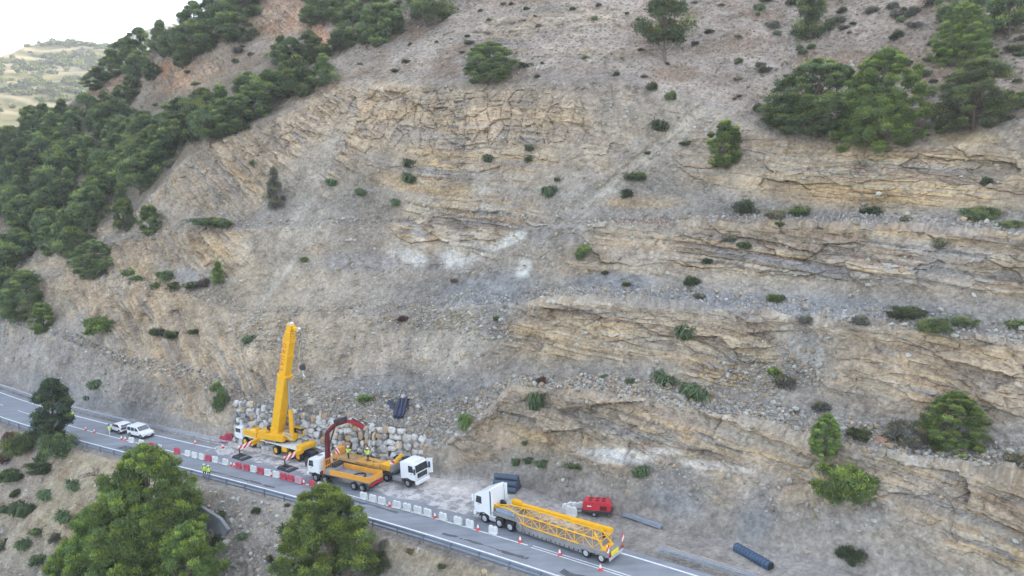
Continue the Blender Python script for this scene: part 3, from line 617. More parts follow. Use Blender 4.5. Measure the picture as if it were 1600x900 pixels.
for g_, (lab, L) in rows_.items():
    for (x, y, h_, w_) in L:
        i += 1; pine(x, y, h_, (i * 5 + int(x)) % 9, where(x, y - 20, ('left wood ' if 'left wood' in g_ else 'skyline ' if 'skyline' in g_ else 'cliff row ' if 'row' in g_ else 'shoulder ') + 'pine', ('tall' if h_ > w_ * 1.08 else 'wide low' if h_ < w_ * .93 else 'rounded') + (' large' if h_ > 54 else ' small' if h_ < 44 else '')), wpx=w_ * .98, group=g_)
def bigpine(px, py_top, depth_px, wpx, var, label, group=None):
    """depth_px: pixel row at which the sight line through px meets the slope at the tree's foot"""
    p = site(px, depth_px, 0, 4); s = scale_at(p); top = rays(px, py_top); tt = np.hypot(p[0], p[1]) / np.hypot(top[0], top[1]); zt = CH + top[2] * tt
    k = (zt - p[2]) / 14.; o = bpy.data.objects.new('pine_tree', None); COL.objects.link(o); o.location = (p[0], p[1], p[2] - .3); o.rotation_euler = (0, 0, px % 6.28)
    wd = (wpx / s / 2) / (5.0 * k); o.scale = (k * wd, k * wd, k); c_, t_ = FG[var]
    for nm, me in (('trunk', t_), ('crown', c_)):
        a = bpy.data.objects.new(nm, me); COL.objects.link(a); a.parent = o
    tag(o, label, 'pine tree', group)
bigpine(245, 688, 905, 158, 0, 'tallest of the big bright green pines below the road, its tip over the asphalt')
bigpine(160, 785, 985, 130, 1, 'big pine at the left side of the clump below the road')
bigpine(205, 750, 960, 120, 2, 'middle pine of the big clump below the road, in front of the tallest')
bigpine(300, 815, 1000, 140, 2, 'lowest big pine of the clump, beside the concrete retaining wall')
bigpine(110, 850, 1010, 100, 0, 'outermost low pine of the big clump, on the dry grass side')
bigpine(512, 752, 945, 172, 1, 'huge rounded pine standing alone below the middle of the road')
# shrubs -------------------------------------------------------------
def shrub_mesh(seed, n, per, leaf, flat=.85, up=.4, aspect=.35, spread=.62, cr=.42):
    rng = np.random.default_rng(seed); cs = []; rs = []
    for i in range(n):
        a = rng.uniform(0, 6.283); q = rng.uniform(0, 1) ** .5 * spread; cs.append((math.cos(a) * q, math.sin(a) * q, rng.uniform(.2, .75) * (1 - .4 * q))); rs.append(cr * rng.uniform(.6, 1.1))
    V, Fc, cc = leaves(rng, np.array(cs), np.array(rs), per, leaf, flat, up, aspect); V[:, 2] = np.maximum(V[:, 2], -.15); return mesh_np('shrub', V, Fc, False, cc)
def tuft_mesh(seed, n):
    """grass tussock: long blades arching out and hanging down the slope"""
    rng = np.random.default_rng(seed); a = rng.uniform(0, 6.283, n); L = rng.uniform(.5, 1.1, n); b = rng.normal(size=(n, 2)) * .22
    r1 = np.stack([np.cos(a), np.sin(a)], 1); V = []; Fc = []
    w_ = .05; s = np.stack([-r1[:, 1], r1[:, 0], 0 * a], 1) * w_
    p0 = np.concatenate([b, np.zeros((n, 1))], 1); p1 = np.concatenate([b + r1 * L[:, None] * .5, (L * .65)[:, None]], 1); p2 = np.concatenate([b + r1 * L[:, None] * 1.0, (L * rng.uniform(.0, .6, n))[:, None]], 1)
    V = np.stack([p0 - s, p0 + s, p1 + s, p1 - s, p2], 1).reshape(-1, 3); o = np.arange(n)[:, None] * 5
    Fc = np.concatenate([o + [0, 1, 2], o + [0, 2, 3], o + [3, 2, 4]]); cc = np.repeat(np.repeat(rng.uniform(.7, 1.35, n)[:, None], 3, 1), 5, 0)
    return mesh_np('tuft', V, Fc, False, cc)
SHV = [shrub_mesh(30 + i, 13, 130, .12) for i in range(4)]
SHB = [shrub_mesh(60 + i, 60, 150, .055, spread=.8, cr=.24) for i in range(2)]
for m_ in SHB: m_.materials.append(M_shrub)
TUV = [tuft_mesh(50 + i, 230) for i in range(3)]
for m_ in SHV: m_.materials.append(M_shrub)
for m_ in TUV: m_.materials.append(M_tuft)
def plant(px, py, wpx, kind, label, hk=.8, group=None, m=None, name=None, cat=None, var=None, lo=None):
    p = site(px, py, 7.0 if (py < 620 and lo is None) else 0); s = scale_at(p); w_ = wpx / s / 2
    me = {'shrub': SHB if wpx > 44 else SHV, 'tuft': TUV}[kind]; me = me[(int(px) + int(py)) % len(me) if var is None else var]
    o = bpy.data.objects.new(name or {'shrub': 'shrub', 'tuft': 'grass_tussock'}[kind], me); COL.objects.link(o)
    o.location = (p[0], p[1] - .15, p[2] - .1); o.rotation_euler = (R(18), 0, (px * 3.7 + py) % 6.28) if kind == 'tuft' else (0, 0, (px * 3.7 + py) % 6.28); o.scale = (w_, w_, w_ * hk * 1.45)
    if m: o.material_slots[0].link = 'OBJECT'; o.material_slots[0].material = m
    tag(o, label, cat or {'shrub': 'shrub', 'tuft': 'grass tussock'}[kind], group); return o
Sx = [
 (1315, 772, 104, 'shrub', 'drooping tangled green bush hanging over the lowest bench', .75, M_pine2), (1328, 876, 46, 'shrub', 'dark rounded bush low on the grey slope at the bottom right', .9, M_shrub),
 (1410, 690, 64, 'shrub', 'feathery grey bush left of the round pine on the right bench', .9, M_grey), (1585, 725, 40, 'shrub', 'grey green bush at the right edge of the rubble bench', .8, M_grey), (1338, 684, 38, 'shrub', 'small olive bush between the two bright pines', .7, None),
 (1462, 520, 56, 'shrub', 'rounded green bush at the lip of the second bench', .7, M_pine), (1415, 496, 60, 'shrub', 'low dark bush behind the rounded bush on the second bench', .5, None), (1505, 506, 44, 'shrub', 'small bush right of the rounded one on the second bench', .5, M_pine), (1590, 512, 40, 'shrub', 'low bush at the right end of the second bench', .5, M_pine),
 (1528, 346, 56, 'shrub', 'wide dark bush hanging on the third bench near the right edge', .7, M_pine), (1580, 354, 44, 'shrub', 'low bush spilling off the third bench at the right edge', .4, M_pine), (1362, 334, 36, 'shrub', 'flat dark bush in the middle of the third bench', .5, None), (1540, 288, 22, 'shrub', 'small bush on the ochre cliff near the right edge', .8, None), (1465, 386, 28, 'shrub', 'grey green bush under the third bench', .8, M_grey),
 (1162, 334, 40, 'shrub', 'dark bush at the left end of the third bench', .8, None), (1245, 338, 40, 'shrub', 'dark bush beside a flowering grey one on the third bench', .6, M_pine), (1208, 342, 40, 'shrub', 'grey flowering bush on the third bench', .6, M_grey), (1218, 352, 20, 'shrub', 'tiny bush at the lip of the third bench', .6, M_pine), (1413, 346, 20, 'shrub', 'pale straw bush on the third bench', .8, M_grey),
 (1212, 470, 28, 'shrub', 'dark bush above the second bench on the grey scree', .8, M_pine), (1078, 446, 28, 'shrub', 'bush on the scree above the second bench', .8, None), (1092, 466, 24, 'shrub', 'pale grass clump just above the second bench', .6, M_grey), (1258, 506, 26, 'shrub', 'pale bush on the lip of the second bench', .8, M_grey), (1344, 508, 30, 'shrub', 'pale bush left of a rock spur on the second bench', .8, M_grey), (1104, 412, 20, 'shrub', 'small bush under the third bench', .7, None), (1138, 376, 24, 'shrub', 'pale bush just under the third bench', .7, M_grey), (1162, 388, 22, 'shrub', 'dark small bush under the left end of the third bench', .9, None),
 (1211, 588, 26, 'shrub', 'round dark green bush on the ledge right of the grey gully', .9, M_pine2), (1225, 606, 34, 'shrub', 'wispy grey bush below the round dark green one', 1., M_grey), (1280, 640, 30, 'shrub', 'pale bush on the rubble above the drooping tree', .7, M_grey),
 (1068, 526, 32, 'tuft', 'green grass tussock hanging on the ochre beds', 1.1, None), (1034, 596, 40, 'tuft', 'big green tussock on the lowest bench rubble', .7, None), (1082, 620, 56, 'tuft', 'widest green tussock lying on the lowest bench', .6, None), (985, 598, 18, 'tuft', 'small tussock on the lowest bench', .8, None), (945, 590, 14, 'tuft', 'tiny tussock left on the lowest bench', .8, None),
 (836, 640, 32, 'tuft', 'long green tussock hanging under the lowest bench', 1.6, None), (726, 670, 24, 'tuft', 'long bright tussock at the end of the boulder wall', 1.9, M_pine2), (806, 726, 16, 'tuft', 'upright tussock above the coiled rolls', 1.4, None), (826, 722, 18, 'tuft', 'short tussock above the coiled rolls', 1., None), (848, 728, 28, 'tuft', 'wide tussock above the coiled rolls', .8, None), (898, 728, 34, 'shrub', 'flat dark bush above the red compressor', .35, None), (1004, 742, 32, 'tuft', 'tussock on the grey face above the steel beams', .9, None), (820, 694, 12, 'tuft', 'tiny tussock on the face under the lowest bench', 1, None),
 (909, 402, 34, 'shrub', 'dark green bush on the scree left of the third bench', .9, M_pine), (945, 428, 16, 'shrub', 'small bush on the scree above the second bench', .6, None), (978, 446, 18, 'shrub', 'small bush just above the second bench lip', .6, M_pine), (776, 500, 12, 'shrub', 'small bush at the corner of the lowest face', .9, M_pine), (858, 304, 28, 'tuft', 'dark tussock on the blocky cliff centre', .9, M_shrub), (641, 262, 30, 'tuft', 'upper tussock of the hanging pair on the blocky cliff', .8, M_shrub), (638, 284, 30, 'tuft', 'lower tussock of the hanging pair on the blocky cliff', .8, None), (762, 252, 20, 'tuft', 'dark tussock hanging on the tan blocky cliff', 1., M_shrub), (826, 236, 18, 'tuft', 'dark tussock high on the right of the blocky cliff', 1, M_shrub), (826, 252, 14, 'tuft', 'narrow bluish tussock right below another on the blocky cliff', 1.2, M_shrub), (563, 304, 22, 'tuft', 'tussock low on the light chute', .8, None), (518, 290, 22, 'tuft', 'tussock at the edge of the light chute', .9, None), (618, 320, 20, 'tuft', 'small tussock above the white rock patches', .9, None),
 (1046, 156, 24, 'shrub', 'dark bush under the lone high pine', .9, M_pine), (1018, 140, 22, 'shrub', 'grey bush under the lone high pine', .9, None), (1030, 204, 32, 'tuft', 'dark tussock at the head of the landslide gully', .9, M_shrub), (1068, 226, 22, 'shrub', 'flat bush right of the landslide gully head', .5, None), (992, 282, 36, 'shrub', 'broad dark bush halfway down the gully', .6, None), (980, 308, 22, 'shrub', 'dark bush just below the broad gully bush', .9, None), (1010, 240, 12, 'shrub', 'small bush inside the gully', .7, None), (872, 282, 14, 'shrub', 'small bush on the cliff left of the gully', .7, None),
 (818, 104, 34, 'shrub', 'dark spreading bush right of the broad lone pine', .4, M_shrub), (158, 520, 62, 'shrub', 'rounded bush with dry twigs on the left ledge', .7, M_pine2), (330, 352, 70, 'shrub', 'long dark bush on the left bench', .3, None), (352, 354, 40, 'shrub', 'dark bush at the right end of the left bench', .5, M_pine), (200, 430, 26, 'shrub', 'first dark bush on the left ledge below the pines', .6, M_pine), (214, 438, 24, 'shrub', 'second dark bush on the left ledge below the pines', .5, M_pine), (260, 436, 34, 'shrub', 'spreading bush on the left rock ledge', .6, M_pine), (245, 450, 22, 'shrub', 'small bush under the spreading one on the left ledge', .6, M_pine), (275, 452, 26, 'shrub', 'pale bush right on the left rock ledge', .7, None), (305, 450, 36, 'shrub', 'dark flat bush on the left rock ledge', .5, None), (245, 524, 26, 'shrub', 'grey green bush on the left track', .7, M_shrub), (272, 526, 28, 'shrub', 'second grey green bush on the left track', .7, M_shrub), (306, 520, 22, 'shrub', 'third grey green bush on the left track', .6, M_shrub),
 (149, 604, 24, 'tuft', 'green tussock on the grey slope above the road at the left', .8, None), (134, 624, 12, 'tuft', 'tiny tussock beside the round road sign', 1, None), (345, 640, 34, 'shrub', 'tall loose green bush at the left end of the boulder wall', 1.4, M_tuft), (340, 612, 22, 'shrub', 'bright bush above the tall loose one left of the boulder wall', 1.1, M_pine2), (390, 534, 22, 'tuft', 'tussock on the rubble above the crane cab', .9, None), (395, 258, 12, 'shrub', 'round dark bush on the upper left cliff', .9, M_pine), (475, 408, 14, 'shrub', 'small dark bush on the middle scree', .8, M_pine), (264, 262, 20, 'shrub', 'grey bush at the wood edge on the left cliff', 1., M_grey), (572, 624, 36, 'shrub', 'low bush at the head of the rubble behind the wall', .35, M_pine2), (710, 440, 14, 'shrub', 'reddish dry bush under the white rock patch', .7, M_dead), (630, 502, 20, 'shrub', 'purplish dry bush on the middle scree', .7, M_dead), (846, 598, 20, 'shrub', 'purplish dry bush on the lowest bench rubble', .8, M_dead), (320, 448, 24, 'shrub', 'brown dry bush at the right of the left ledge', .8, M_dead),
 (590, 890, 52, 'shrub', 'dark round bush at the foot of the huge rounded pine', .9, M_shrub), (40, 708, 60, 'shrub', 'dark round bush left of the poplar', .9, M_pine), (88, 716, 66, 'shrub', 'yellow green bush at the foot of the poplar', 1., M_tuft), (66, 735, 54, 'shrub', 'low spreading bush under the poplar bush', .5, M_tuft), (10, 745, 40, 'shrub', 'green bush at the left edge below the road', .5, M_tuft), (36, 805, 44, 'tuft', 'long green grass patch on the dry slope, left', .9, None), (20, 752, 40, 'tuft', 'green grass patch under the left edge bush', .6, None), (72, 778, 34, 'tuft', 'green grass patch high on the dry slope', .6, None), (117, 762, 34, 'tuft', 'green grass patch under the dead branches', .6, None), (100, 812, 32, 'tuft', 'green grass patch beside the clump of big pines', .8, None), (36, 854, 26, 'tuft', 'lowest green grass patch on the dry slope', .8, None), (4, 860, 34, 'shrub', 'grey bush at the bottom of the left edge', .8, M_grey), (332, 850, 36, 'shrub', 'dark bush beneath the concrete wall', .8, M_shrub), (425, 878, 20, 'shrub', 'small olive bush left of the huge pine', .9, M_shrub), (345, 806, 24, 'shrub', 'low bush growing along the concrete wall foot', .6, M_shrub), (18, 690, 30, 'shrub', 'reddish dry bush at the left edge below the road', .8, M_dead), (6, 720, 34, 'shrub', 'reddish dry scrub on the bank at the left edge', .7, M_dead),
]
for q, (x, y, w_) in enumerate([(60, 835, 26), (140, 800, 24), (24, 775, 22), (165, 765, 20), (88, 845, 26), (12, 800, 30), (60, 880, 30), (190, 740, 18), (400, 800, 18), (380, 840, 22), (640, 862, 16), (690, 885, 18), (450, 700 + 90, 12), (600, 850, 18)]): Sx.append((x, y, w_, 'tuft' if q % 2 else 'shrub', ['ragged dull green clump', 'small grass clump', 'low olive scrub'][q % 3] + [' below the lowest green grass patch', ' right of the lowest patch on the dry slope', ' between two grass patches at the left edge', ' left of the tallest foreground pine', ' in the middle of the dry slope bottom', ' near the left edge below the road', ' in the bottom left corner', ' on the bank beside the near guardrail', ' left of the huge rounded pine', ' on the stony bank between the big pines', ' on the pale bank right of the huge pine', ' near the bottom edge right of the huge pine', ' high on the stony bank', ' just right of the huge pine'][q], .7, [M_tuft, M_grey, M_shrub][q % 3]))
for a in Sx: plant(a[0], a[1], a[2] * 1.05, a[3], a[4], a[5], m=a[6])
# scrub on the natural slopes: individual cushions
rg = random.Random(8); LABS = [('grey green scrub cushion on the bare upper right slope', 'scrub on the upper right slope'), ('scrub cushion on the slope between the red cliffs and the pine row', 'scrub by the red cliffs'), ('scrub cushion on the pinkish slope above the pale cliff', 'scrub above the pale cliff')]
def scrub(n, box, li, cond=lambda x, y: True, s0=7, s1=20):
    k = 0
    while k < n:
        x = rg.uniform(box[0], box[2]); y = rg.uniform(box[1], box[3])
        if not cond(x, y): continue
        k += 1; wz = rg.uniform(s0, s1) * rg.uniform(.85, 1.35); hk_ = rg.uniform(.45, .8); mm_ = rg.choice([M_grey, M_grey, M_shrub, M_shrub, M_pine]); sz = 'tiny' if wz < 10 else 'small' if wz < 14 else 'middling' if wz < 18 else 'big'
        plant(x, y, wz, 'shrub', where(x, y, {'g': 'grey green', 's': 'dull green', 'p': 'dark green'}['g' if mm_ == M_grey else 's' if mm_ == M_shrub else 'p'] + (' flat' if hk_ < .57 else ' domed' if hk_ > .7 else '') + ' scrub', sz), hk_, LABS[li][1], mm_, var=rg.randrange(4))
scrub(130, (1090, 2, 1598, 215), 0, lambda x, y: y < np.interp(x, [1090, 1200, 1300, 1500, 1600], [150, 205, 228, 215, 190]) and (x > 1140 or rg.random() < .4), 9, 28)
scrub(38, (150, 60, 470, 235), 1, lambda x, y: np.interp(x, [150, 260, 350, 470], [150, 130, 70, 60]) < y < np.interp(x, [150, 300, 470], [240, 200, 110]), 8, 18)
scrub(38, (500, 5, 1090, 128), 2, lambda x, y: y > np.interp(x, [500, 700], [80, 5]), 6, 15)
# the smallest tufts, past counting: one object
rngs = np.random.default_rng(31); Wt = np.where((gpx > 480) & (gpx < 1600) & (gpy > 0) & (SV > 14.02) & (SV < 15.6), .25 + .9 * (gpx > 1130), 0) + np.where((gpx > 150) & (gpx < 480) & (gpy > 40) & (SV > 14.02) & (SV < 15.6), .35, 0); Wt = Wt.ravel() / Wt.sum()
cc_ = D.reshape(-1, 3)[rngs.choice(Wt.size, 420, p=Wt)]; rr2 = rngs.uniform(.16, .5, 420); V, Fc, cc = leaves(rngs, cc_ + np.array([0, -.1, .05]), rr2, 60, .09, .7, .4); cc = cc * np.repeat(rngs.uniform(.7, 1.3, 420), 180)[:, None]
tag(link('low_scrub', mesh_np('low_scrub', V, Fc, False, cc), leaf_mat('low scrub leaves', (.15, .15, .105))), kind='stuff')
# the poplar by the road and the dead branches
pm = tree_meshes('poplar', 91, 10., 2.6, 120, 280, .17, 'poplar', .04, .23); pm[0].materials.append(M_pop); pm[1].materials.append(M_bark)
p = site(84, 690, 0, 4.9); s = scale_at(p); H_ = (690 - 588) / s; o = bpy.data.objects.new('poplar_tree', None); COL.objects.link(o); o.location = (p[0], p[1], p[2] - .3); o.scale = (H_ / 10 * 1.25,) * 2 + (H_ / 10,)
for nm, me in (('trunk', pm[1]), ('crown', pm[0])):
    a = bpy.data.objects.new(nm, me); COL.objects.link(a); a.parent = o
tag(o, 'tall loose poplar standing alone beside the near guardrail at the left', 'poplar tree')
# far trees: an uncountable scatter on the sunny hills
rng = np.random.default_rng(4); Vs = []; Fs = []; Cs = []; k0 = 0
for A, n_, sz in ((hillA, 3600, 3.6), (hillB, 1500, 5.)):
    f = A.reshape(-1, 3); pr = project(f); m_ = (pr[0] > -250) & (pr[0] < 480) & (f[:, 1] > 10); f = f[m_]; sel = f[rng.integers(0, len(f), n_ * 3)]
    dn = fbm(sel[:, 0], sel[:, 1], sel[:, 2], 45, 3, 77); sel = sel[np.argsort(-(dn + rng.normal(size=len(dn)) * .25))[:n_]]
    sel = sel + rng.normal(size=sel.shape) * np.array([2, 2, .2])
    V, Fc, cc = leaves(rng, sel + np.array([0, 0, sz * .35]), sz * rng.uniform(.45, 1.1, n_), 44, sz * .5, .8, .3, .5); Vs.append(V); Fs.append(Fc + k0); Cs.append(cc); k0 += len(V)
M_far = leaf_mat('distant tree leaves', (.105, .125, .05), tr=.15)
tag(link('distant_woodland', mesh_np('distant_woodland', np.concatenate(Vs), np.concatenate(Fs), False, np.concatenate(Cs)), M_far), kind='stuff')
# ------------------------------------------------------------------ loose stones: uncountable rubble
def rock_proto(rng):
    bm = bmesh.new(); bmesh.ops.create_icosphere(bm, subdivisions=1, radius=1); 
    v = np.array([q.co[:] for q in bm.verts]); f = np.array([[q.index for q in p.verts] for p in bm.faces]); bm.free(); return v * (1 + rng.uniform(-.3, .3, (len(v), 1))) * rng.uniform(.6, 1.1, 3), f
rng = np.random.default_rng(6); RP = [rock_proto(rng) for _ in range(6)]
w_in = (gpx > -10) & (gpx < 1620) & (gpy > -10) & (gpy < 915)
def scatter(weight, n, smin, smax, cols_, seed):
    rng = np.random.default_rng(seed); W = np.where(w_in, weight, 0).ravel(); W = W / W.sum(); ids = rng.choice(len(W), n, p=W); P_ = D.reshape(-1, 3)[ids] + rng.normal(size=(n, 3)) * .08
    V = []; Fc = []; Cc = []; b0 = 0
    for p in P_:
        v, f = RP[rng.integers(6)]; s = smin * (smax / smin) ** (rng.uniform() ** 2.2); a = rng.uniform(0, 6.28); ca, sa = math.cos(a), math.sin(a)
        q = v @ np.array([[ca, sa, 0], [-sa, ca, 0], [0, 0, .75]]) * s; V.append(q + p); Fc.append(f + b0); b0 += len(v); Cc.append(np.tile(cols_[rng.integers(len(cols_))] * rng.uniform(.8, 1.15), (len(v), 1)))
    return np.concatenate(V), np.concatenate(Fc), np.concatenate(Cc)
rw = act * (rubble_w * (1.0 + 1.5 * sst(9.1, 8.9, SV)) + .03 + .25 * scr * face) + low * .10 + .5 * spot(600, 640, 140, 28, 3) * act + .25 * spot(690, 530, 60, 50, -30)*act + .35 * spot(440, 800, 120, 120) * low
V, Fc, Cc = scatter(rw, 26000, .07, .44, [pale, pale * .85, grey, tan, C3(188, 182, 176), C3(196, 176, 150)], 3)
tag(link('loose_rubble', mesh_np('loose_rubble', V, Fc, False, Cc), M_ground), kind='stuff')
# ------------------------------------------------------------------ modelling helpers for made things
class MB:
    def __init__(s): s.v = []; s.f = []
    def add(s, v, f):
        b = len(s.v); s.v += [tuple(q) for q in v]; s.f += [[b + i for i in p] for p in f]; return s
    def box(s, c, d, rot=None, top=1., topx=None):
        x, y, z = d[0] / 2, d[1] / 2, d[2] / 2; tx = top if topx is None else topx
        v = [Vector(q) for q in [(-x, -y, -z), (x, -y, -z), (x, y, -z), (-x, y, -z), (-x * tx, -y * top, z), (x * tx, -y * top, z), (x * tx, y * top, z), (-x * tx, y * top, z)]]
        if rot is not None: v = [rot @ q for q in v]
        return s.add([q + Vector(c) for q in v], [[0, 3, 2, 1], [4, 5, 6, 7], [0, 1, 5, 4], [1, 2, 6, 5], [2, 3, 7, 6], [3, 0, 4, 7]])
    def bar(s, p, q, w, h=None, w2=None):
        p = Vector(p); q = Vector(q); h = h or w; t = (q - p).normalized(); a = t.cross(Vector((0, 0, 1)))
        a = a.normalized() if a.length > .05 else Vector((0, 1, 0)); b = a.cross(t).normalized(); k = (w2 or w) / w
        v = [p + a * i * w / 2 + b * j * h / 2 for i, j in ((-1, -1), (1, -1), (1, 1), (-1, 1))] + [q + a * i * w * k / 2 + b * j * h * k / 2 for i, j in ((-1, -1), (1, -1), (1, 1), (-1, 1))]
        return s.add(v, [[0, 3, 2, 1], [4, 5, 6, 7], [0, 1, 5, 4], [1, 2, 6, 5], [2, 3, 7, 6], [3, 0, 4, 7]])
    def cyl(s, p, q, r, r2=None, n=14):
        p = Vector(p); q = Vector(q); r2 = r if r2 is None else r2; t = (q - p).normalized(); a = t.orthogonal().normalized(); b = t.cross(a)
        v = [p + (a * math.cos(2 * math.pi * i / n) + b * math.sin(2 * math.pi * i / n)) * r for i in range(n)] + [q + (a * math.cos(2 * math.pi * i / n) + b * math.sin(2 * math.pi * i / n)) * r2 for i in range(n)]
        return s.add(v, [[i, (i + 1) % n, n + (i + 1) % n, n + i] for i in range(n)] + [list(range(n))[::-1], list(range(n, 2 * n))])
    def prism(s, prof, y0, y1, inset=0.):
        """profile in x-z, extruded in y"""
        n = len(prof); cx = sum(p[0] for p in prof) / n
        v = [(x, y0, z) for x, z in prof] + [(x, y1, z) for x, z in prof]
        return s.add(v, [list(range(n)), list(range(n, 2 * n))[::-1]] + [[i, n + i, n + (i + 1) % n, (i + 1) % n] for i in range(n)])
    def tube(s, P_, r, n=8):
        for a, b in zip(P_[:-1], P_[1:]): s.cyl(a, b, r, n=n)
        return s
    def build(s, name, m, parent=None, bevel=0, smooth=False, seg=1):
        me = bpy.data.meshes.new(name); me.from_pydata(s.v, [], s.f)
        bm = bmesh.new(); bm.from_mesh(me); bmesh.ops.recalc_face_normals(bm, faces=bm.faces)
        if bevel: bmesh.ops.bevel(bm, geom=[e for e in bm.edges if len(e.link_faces) == 2 and e.calc_face_angle(0) > .5], offset=bevel, segments=seg, affect='EDGES', clamp_overlap=True)
        bm.to_mesh(me); bm.free()
        if smooth: me.polygons.foreach_set('use_smooth', [True] * len(me.polygons))
        return link(name, me, m, parent)
def empty(name, mtx=None, label=None, cat=None, group=None):
    o = bpy.data.objects.new(name, None); COL.objects.link(o)
    if mtx is not None: o.matrix_world = mtx
    return tag(o, label, cat, group)
def copy_tree(o, parent=None):
    kids = [c for c in bpy.data.objects if c.parent == o]; c = o.copy(); COL.objects.link(c)
    if parent: c.parent = parent
    for k in kids: copy_tree(k, c)
    return c
def stripes(m_a, m_b): pass
YEL = mat('crane yellow paint', (.86, .45, .012), .42, coat=.2, noise=.12, nscale=1.5); YEL2 = mat('dusty yellow paint', (.62, .33, .07), .7, noise=.3, nscale=1.2); ORG = mat('orange yellow paint', (.80, .36, .05), .5, noise=.15, nscale=1.5)
WHT = mat('white vehicle paint', (.80, .81, .82), .35, coat=.3, noise=.05, nscale=1); WHD = mat('dusty white plastic', (.72, .72, .69), .6, noise=.18, nscale=2); REDP = mat('faded red plastic', (.56, .07, .11), .55, noise=.25, nscale=2); PNK = mat('bleached pink plastic', (.66, .32, .36), .6, noise=.2, nscale=2)
RED = mat('red machine paint', (.55, .035, .05), .4, coat=.2, noise=.1); DRED = mat('dark red loader paint', (.12, .014, .02), .5, noise=.3); BLK = mat('black rubber', (.022, .022, .024), .85, noise=.3, nscale=4); DRK = mat('dark chassis metal', (.045, .045, .05), .6, noise=.3, nscale=2)
GLS = mat('dark glass', (.02, .028, .035), .08, spec=.8, coat=.6); GRY = mat('grey steel', (.34, .35, .37), .5, metal=.3, noise=.2); GAL = mat('galvanised steel', (.42, .45, .50), .45, metal=.5, noise=.2, nscale=3); LGR = mat('light aluminium', (.6, .62, .64), .4, metal=.4, noise=.1)
MUD = mat('dusty grey trailer deck', (.27, .26, .26), .8, noise=.3, nscale=1.3); WOOD = mat('muddy timber', (.48, .30, .13), .85, noise=.35, nscale=1.4, bump=.4, bscale=6); HIV = mat('high visibility yellow cloth', (.62, .86, .10), .8); NAV = mat('navy trousers', (.035, .045, .08), .9); SKN = mat('skin', (.42, .25, .18), .6); WCL = mat('pale cloth', (.62, .62, .60), .9); NVP = mat('dark blue plastic pipe', (.035, .045, .085), .5, noise=.2); COIL = mat('dark blue grey mesh roll', (.085, .115, .16), .6, noise=.35, nscale=6); BLPL = mat('blue grey pipe', (.06, .105, .17), .5, noise=.25, nscale=3); CONC = mat('weathered concrete', (.24, .25, .26), .9, noise=.3, nscale=.8, bump=.5, bscale=5); CRED = mat('cone red', (.72, .08, .05), .5); YPL = mat('yellow plate', (.85, .68, .04), .5); LMP = mat('lamp glass', (.75, .75, .72), .15, coat=.4); RLM = mat('red lamp glass', (.5, .02, .02), .3); DIRT = mat('brown dusty rail', (.40, .33, .28), .9, noise=.3, nscale=2)
def chevron_mat(name, sc):
    m = bpy.data.materials.new(name); m.use_nodes = True; n = m.node_tree.nodes; l = m.node_tree.links; b = n['Principled BSDF']; tc = n.new('ShaderNodeTexCoord'); wv = n.new('ShaderNodeTexWave')
    wv.wave_type = 'BANDS'; wv.bands_direction = 'DIAGONAL'; wv.inputs['Scale'].default_value = sc; l.new(tc.outputs['Object'], wv.inputs[0]); cr = n.new('ShaderNodeValToRGB'); cr.color_ramp.interpolation = 'CONSTANT'
    cr.color_ramp.elements[0].color = (.75, .05, .05, 1); cr.color_ramp.elements[1].color = (.85, .85, .85, 1); cr.color_ramp.elements[1].position = .5; l.new(wv.outputs[0], cr.inputs[0]); l.new(cr.outputs[0], b.inputs[0]); return m
CHV = chevron_mat('red and white chevrons', .75)
# wheels: shared meshes
def wheel_pair(r, wd, rim_m, hub=.6):
    a = MB().cyl((0, -wd / 2, 0), (0, wd / 2, 0), r, n=24).build('tyre', BLK, bevel=r * .08, smooth=False); b = MB().cyl((0, -wd / 2 - .012, 0), (0, wd / 2 + .012, 0), r * hub, r * hub, 18); b.cyl((0, -wd / 2 - .07, 0), (0, wd / 2 + .07, 0), r * .22, n=10)
    b = b.build('rim', rim_m, bevel=.015); ms = (a.data, b.data); bpy.data.objects.remove(a); bpy.data.objects.remove(b); return ms
def wheel(parent, x, y, ms, r):
    w_ = bpy.data.objects.new('wheel', ms[0]); COL.objects.link(w_); w_.parent = parent; w_.location = (x, y, r); w_.rotation_euler = (0, (x * 3) % 3, 0)
    q = bpy.data.objects.new('rim', ms[1]); COL.objects.link(q); q.parent = w_
W_truck = wheel_pair(.52, .34, LGR); W_crane = wheel_pair(.66, .5, YEL); W_trail = wheel_pair(.46, .36, LGR); W_car = wheel_pair(.33, .22, GRY); W_dark = wheel_pair(.52, .34, GRY, .55)
def veh_frame(a, b, half, far=True, adv=0.):
    """frame from two near-side tyre contact points a (rear) -> b (front); centre line lies half a track beyond them"""
    A = onroad(*a); B = onroad(*b); h = math.atan2(B[1] - A[1], B[0] - A[0]); nrm = np.array([-math.sin(h), math.cos(h), 0]); 
    if nrm[1] < 0: nrm = -nrm
    M_ = (A + B) / 2 + nrm * half; M_[2] = SX * M_[0]; return frame(M_, h), float(np.linalg.norm(B - A))
# ------------------------------------------------------------------ mobile crane
fr, wb = veh_frame((455.6, 716.7), (385, 696.1), 1.2); cr = empty('mobile_crane', fr, 'yellow five axle mobile crane with its boom raised, white cab, standing on outriggers', 'mobile crane')
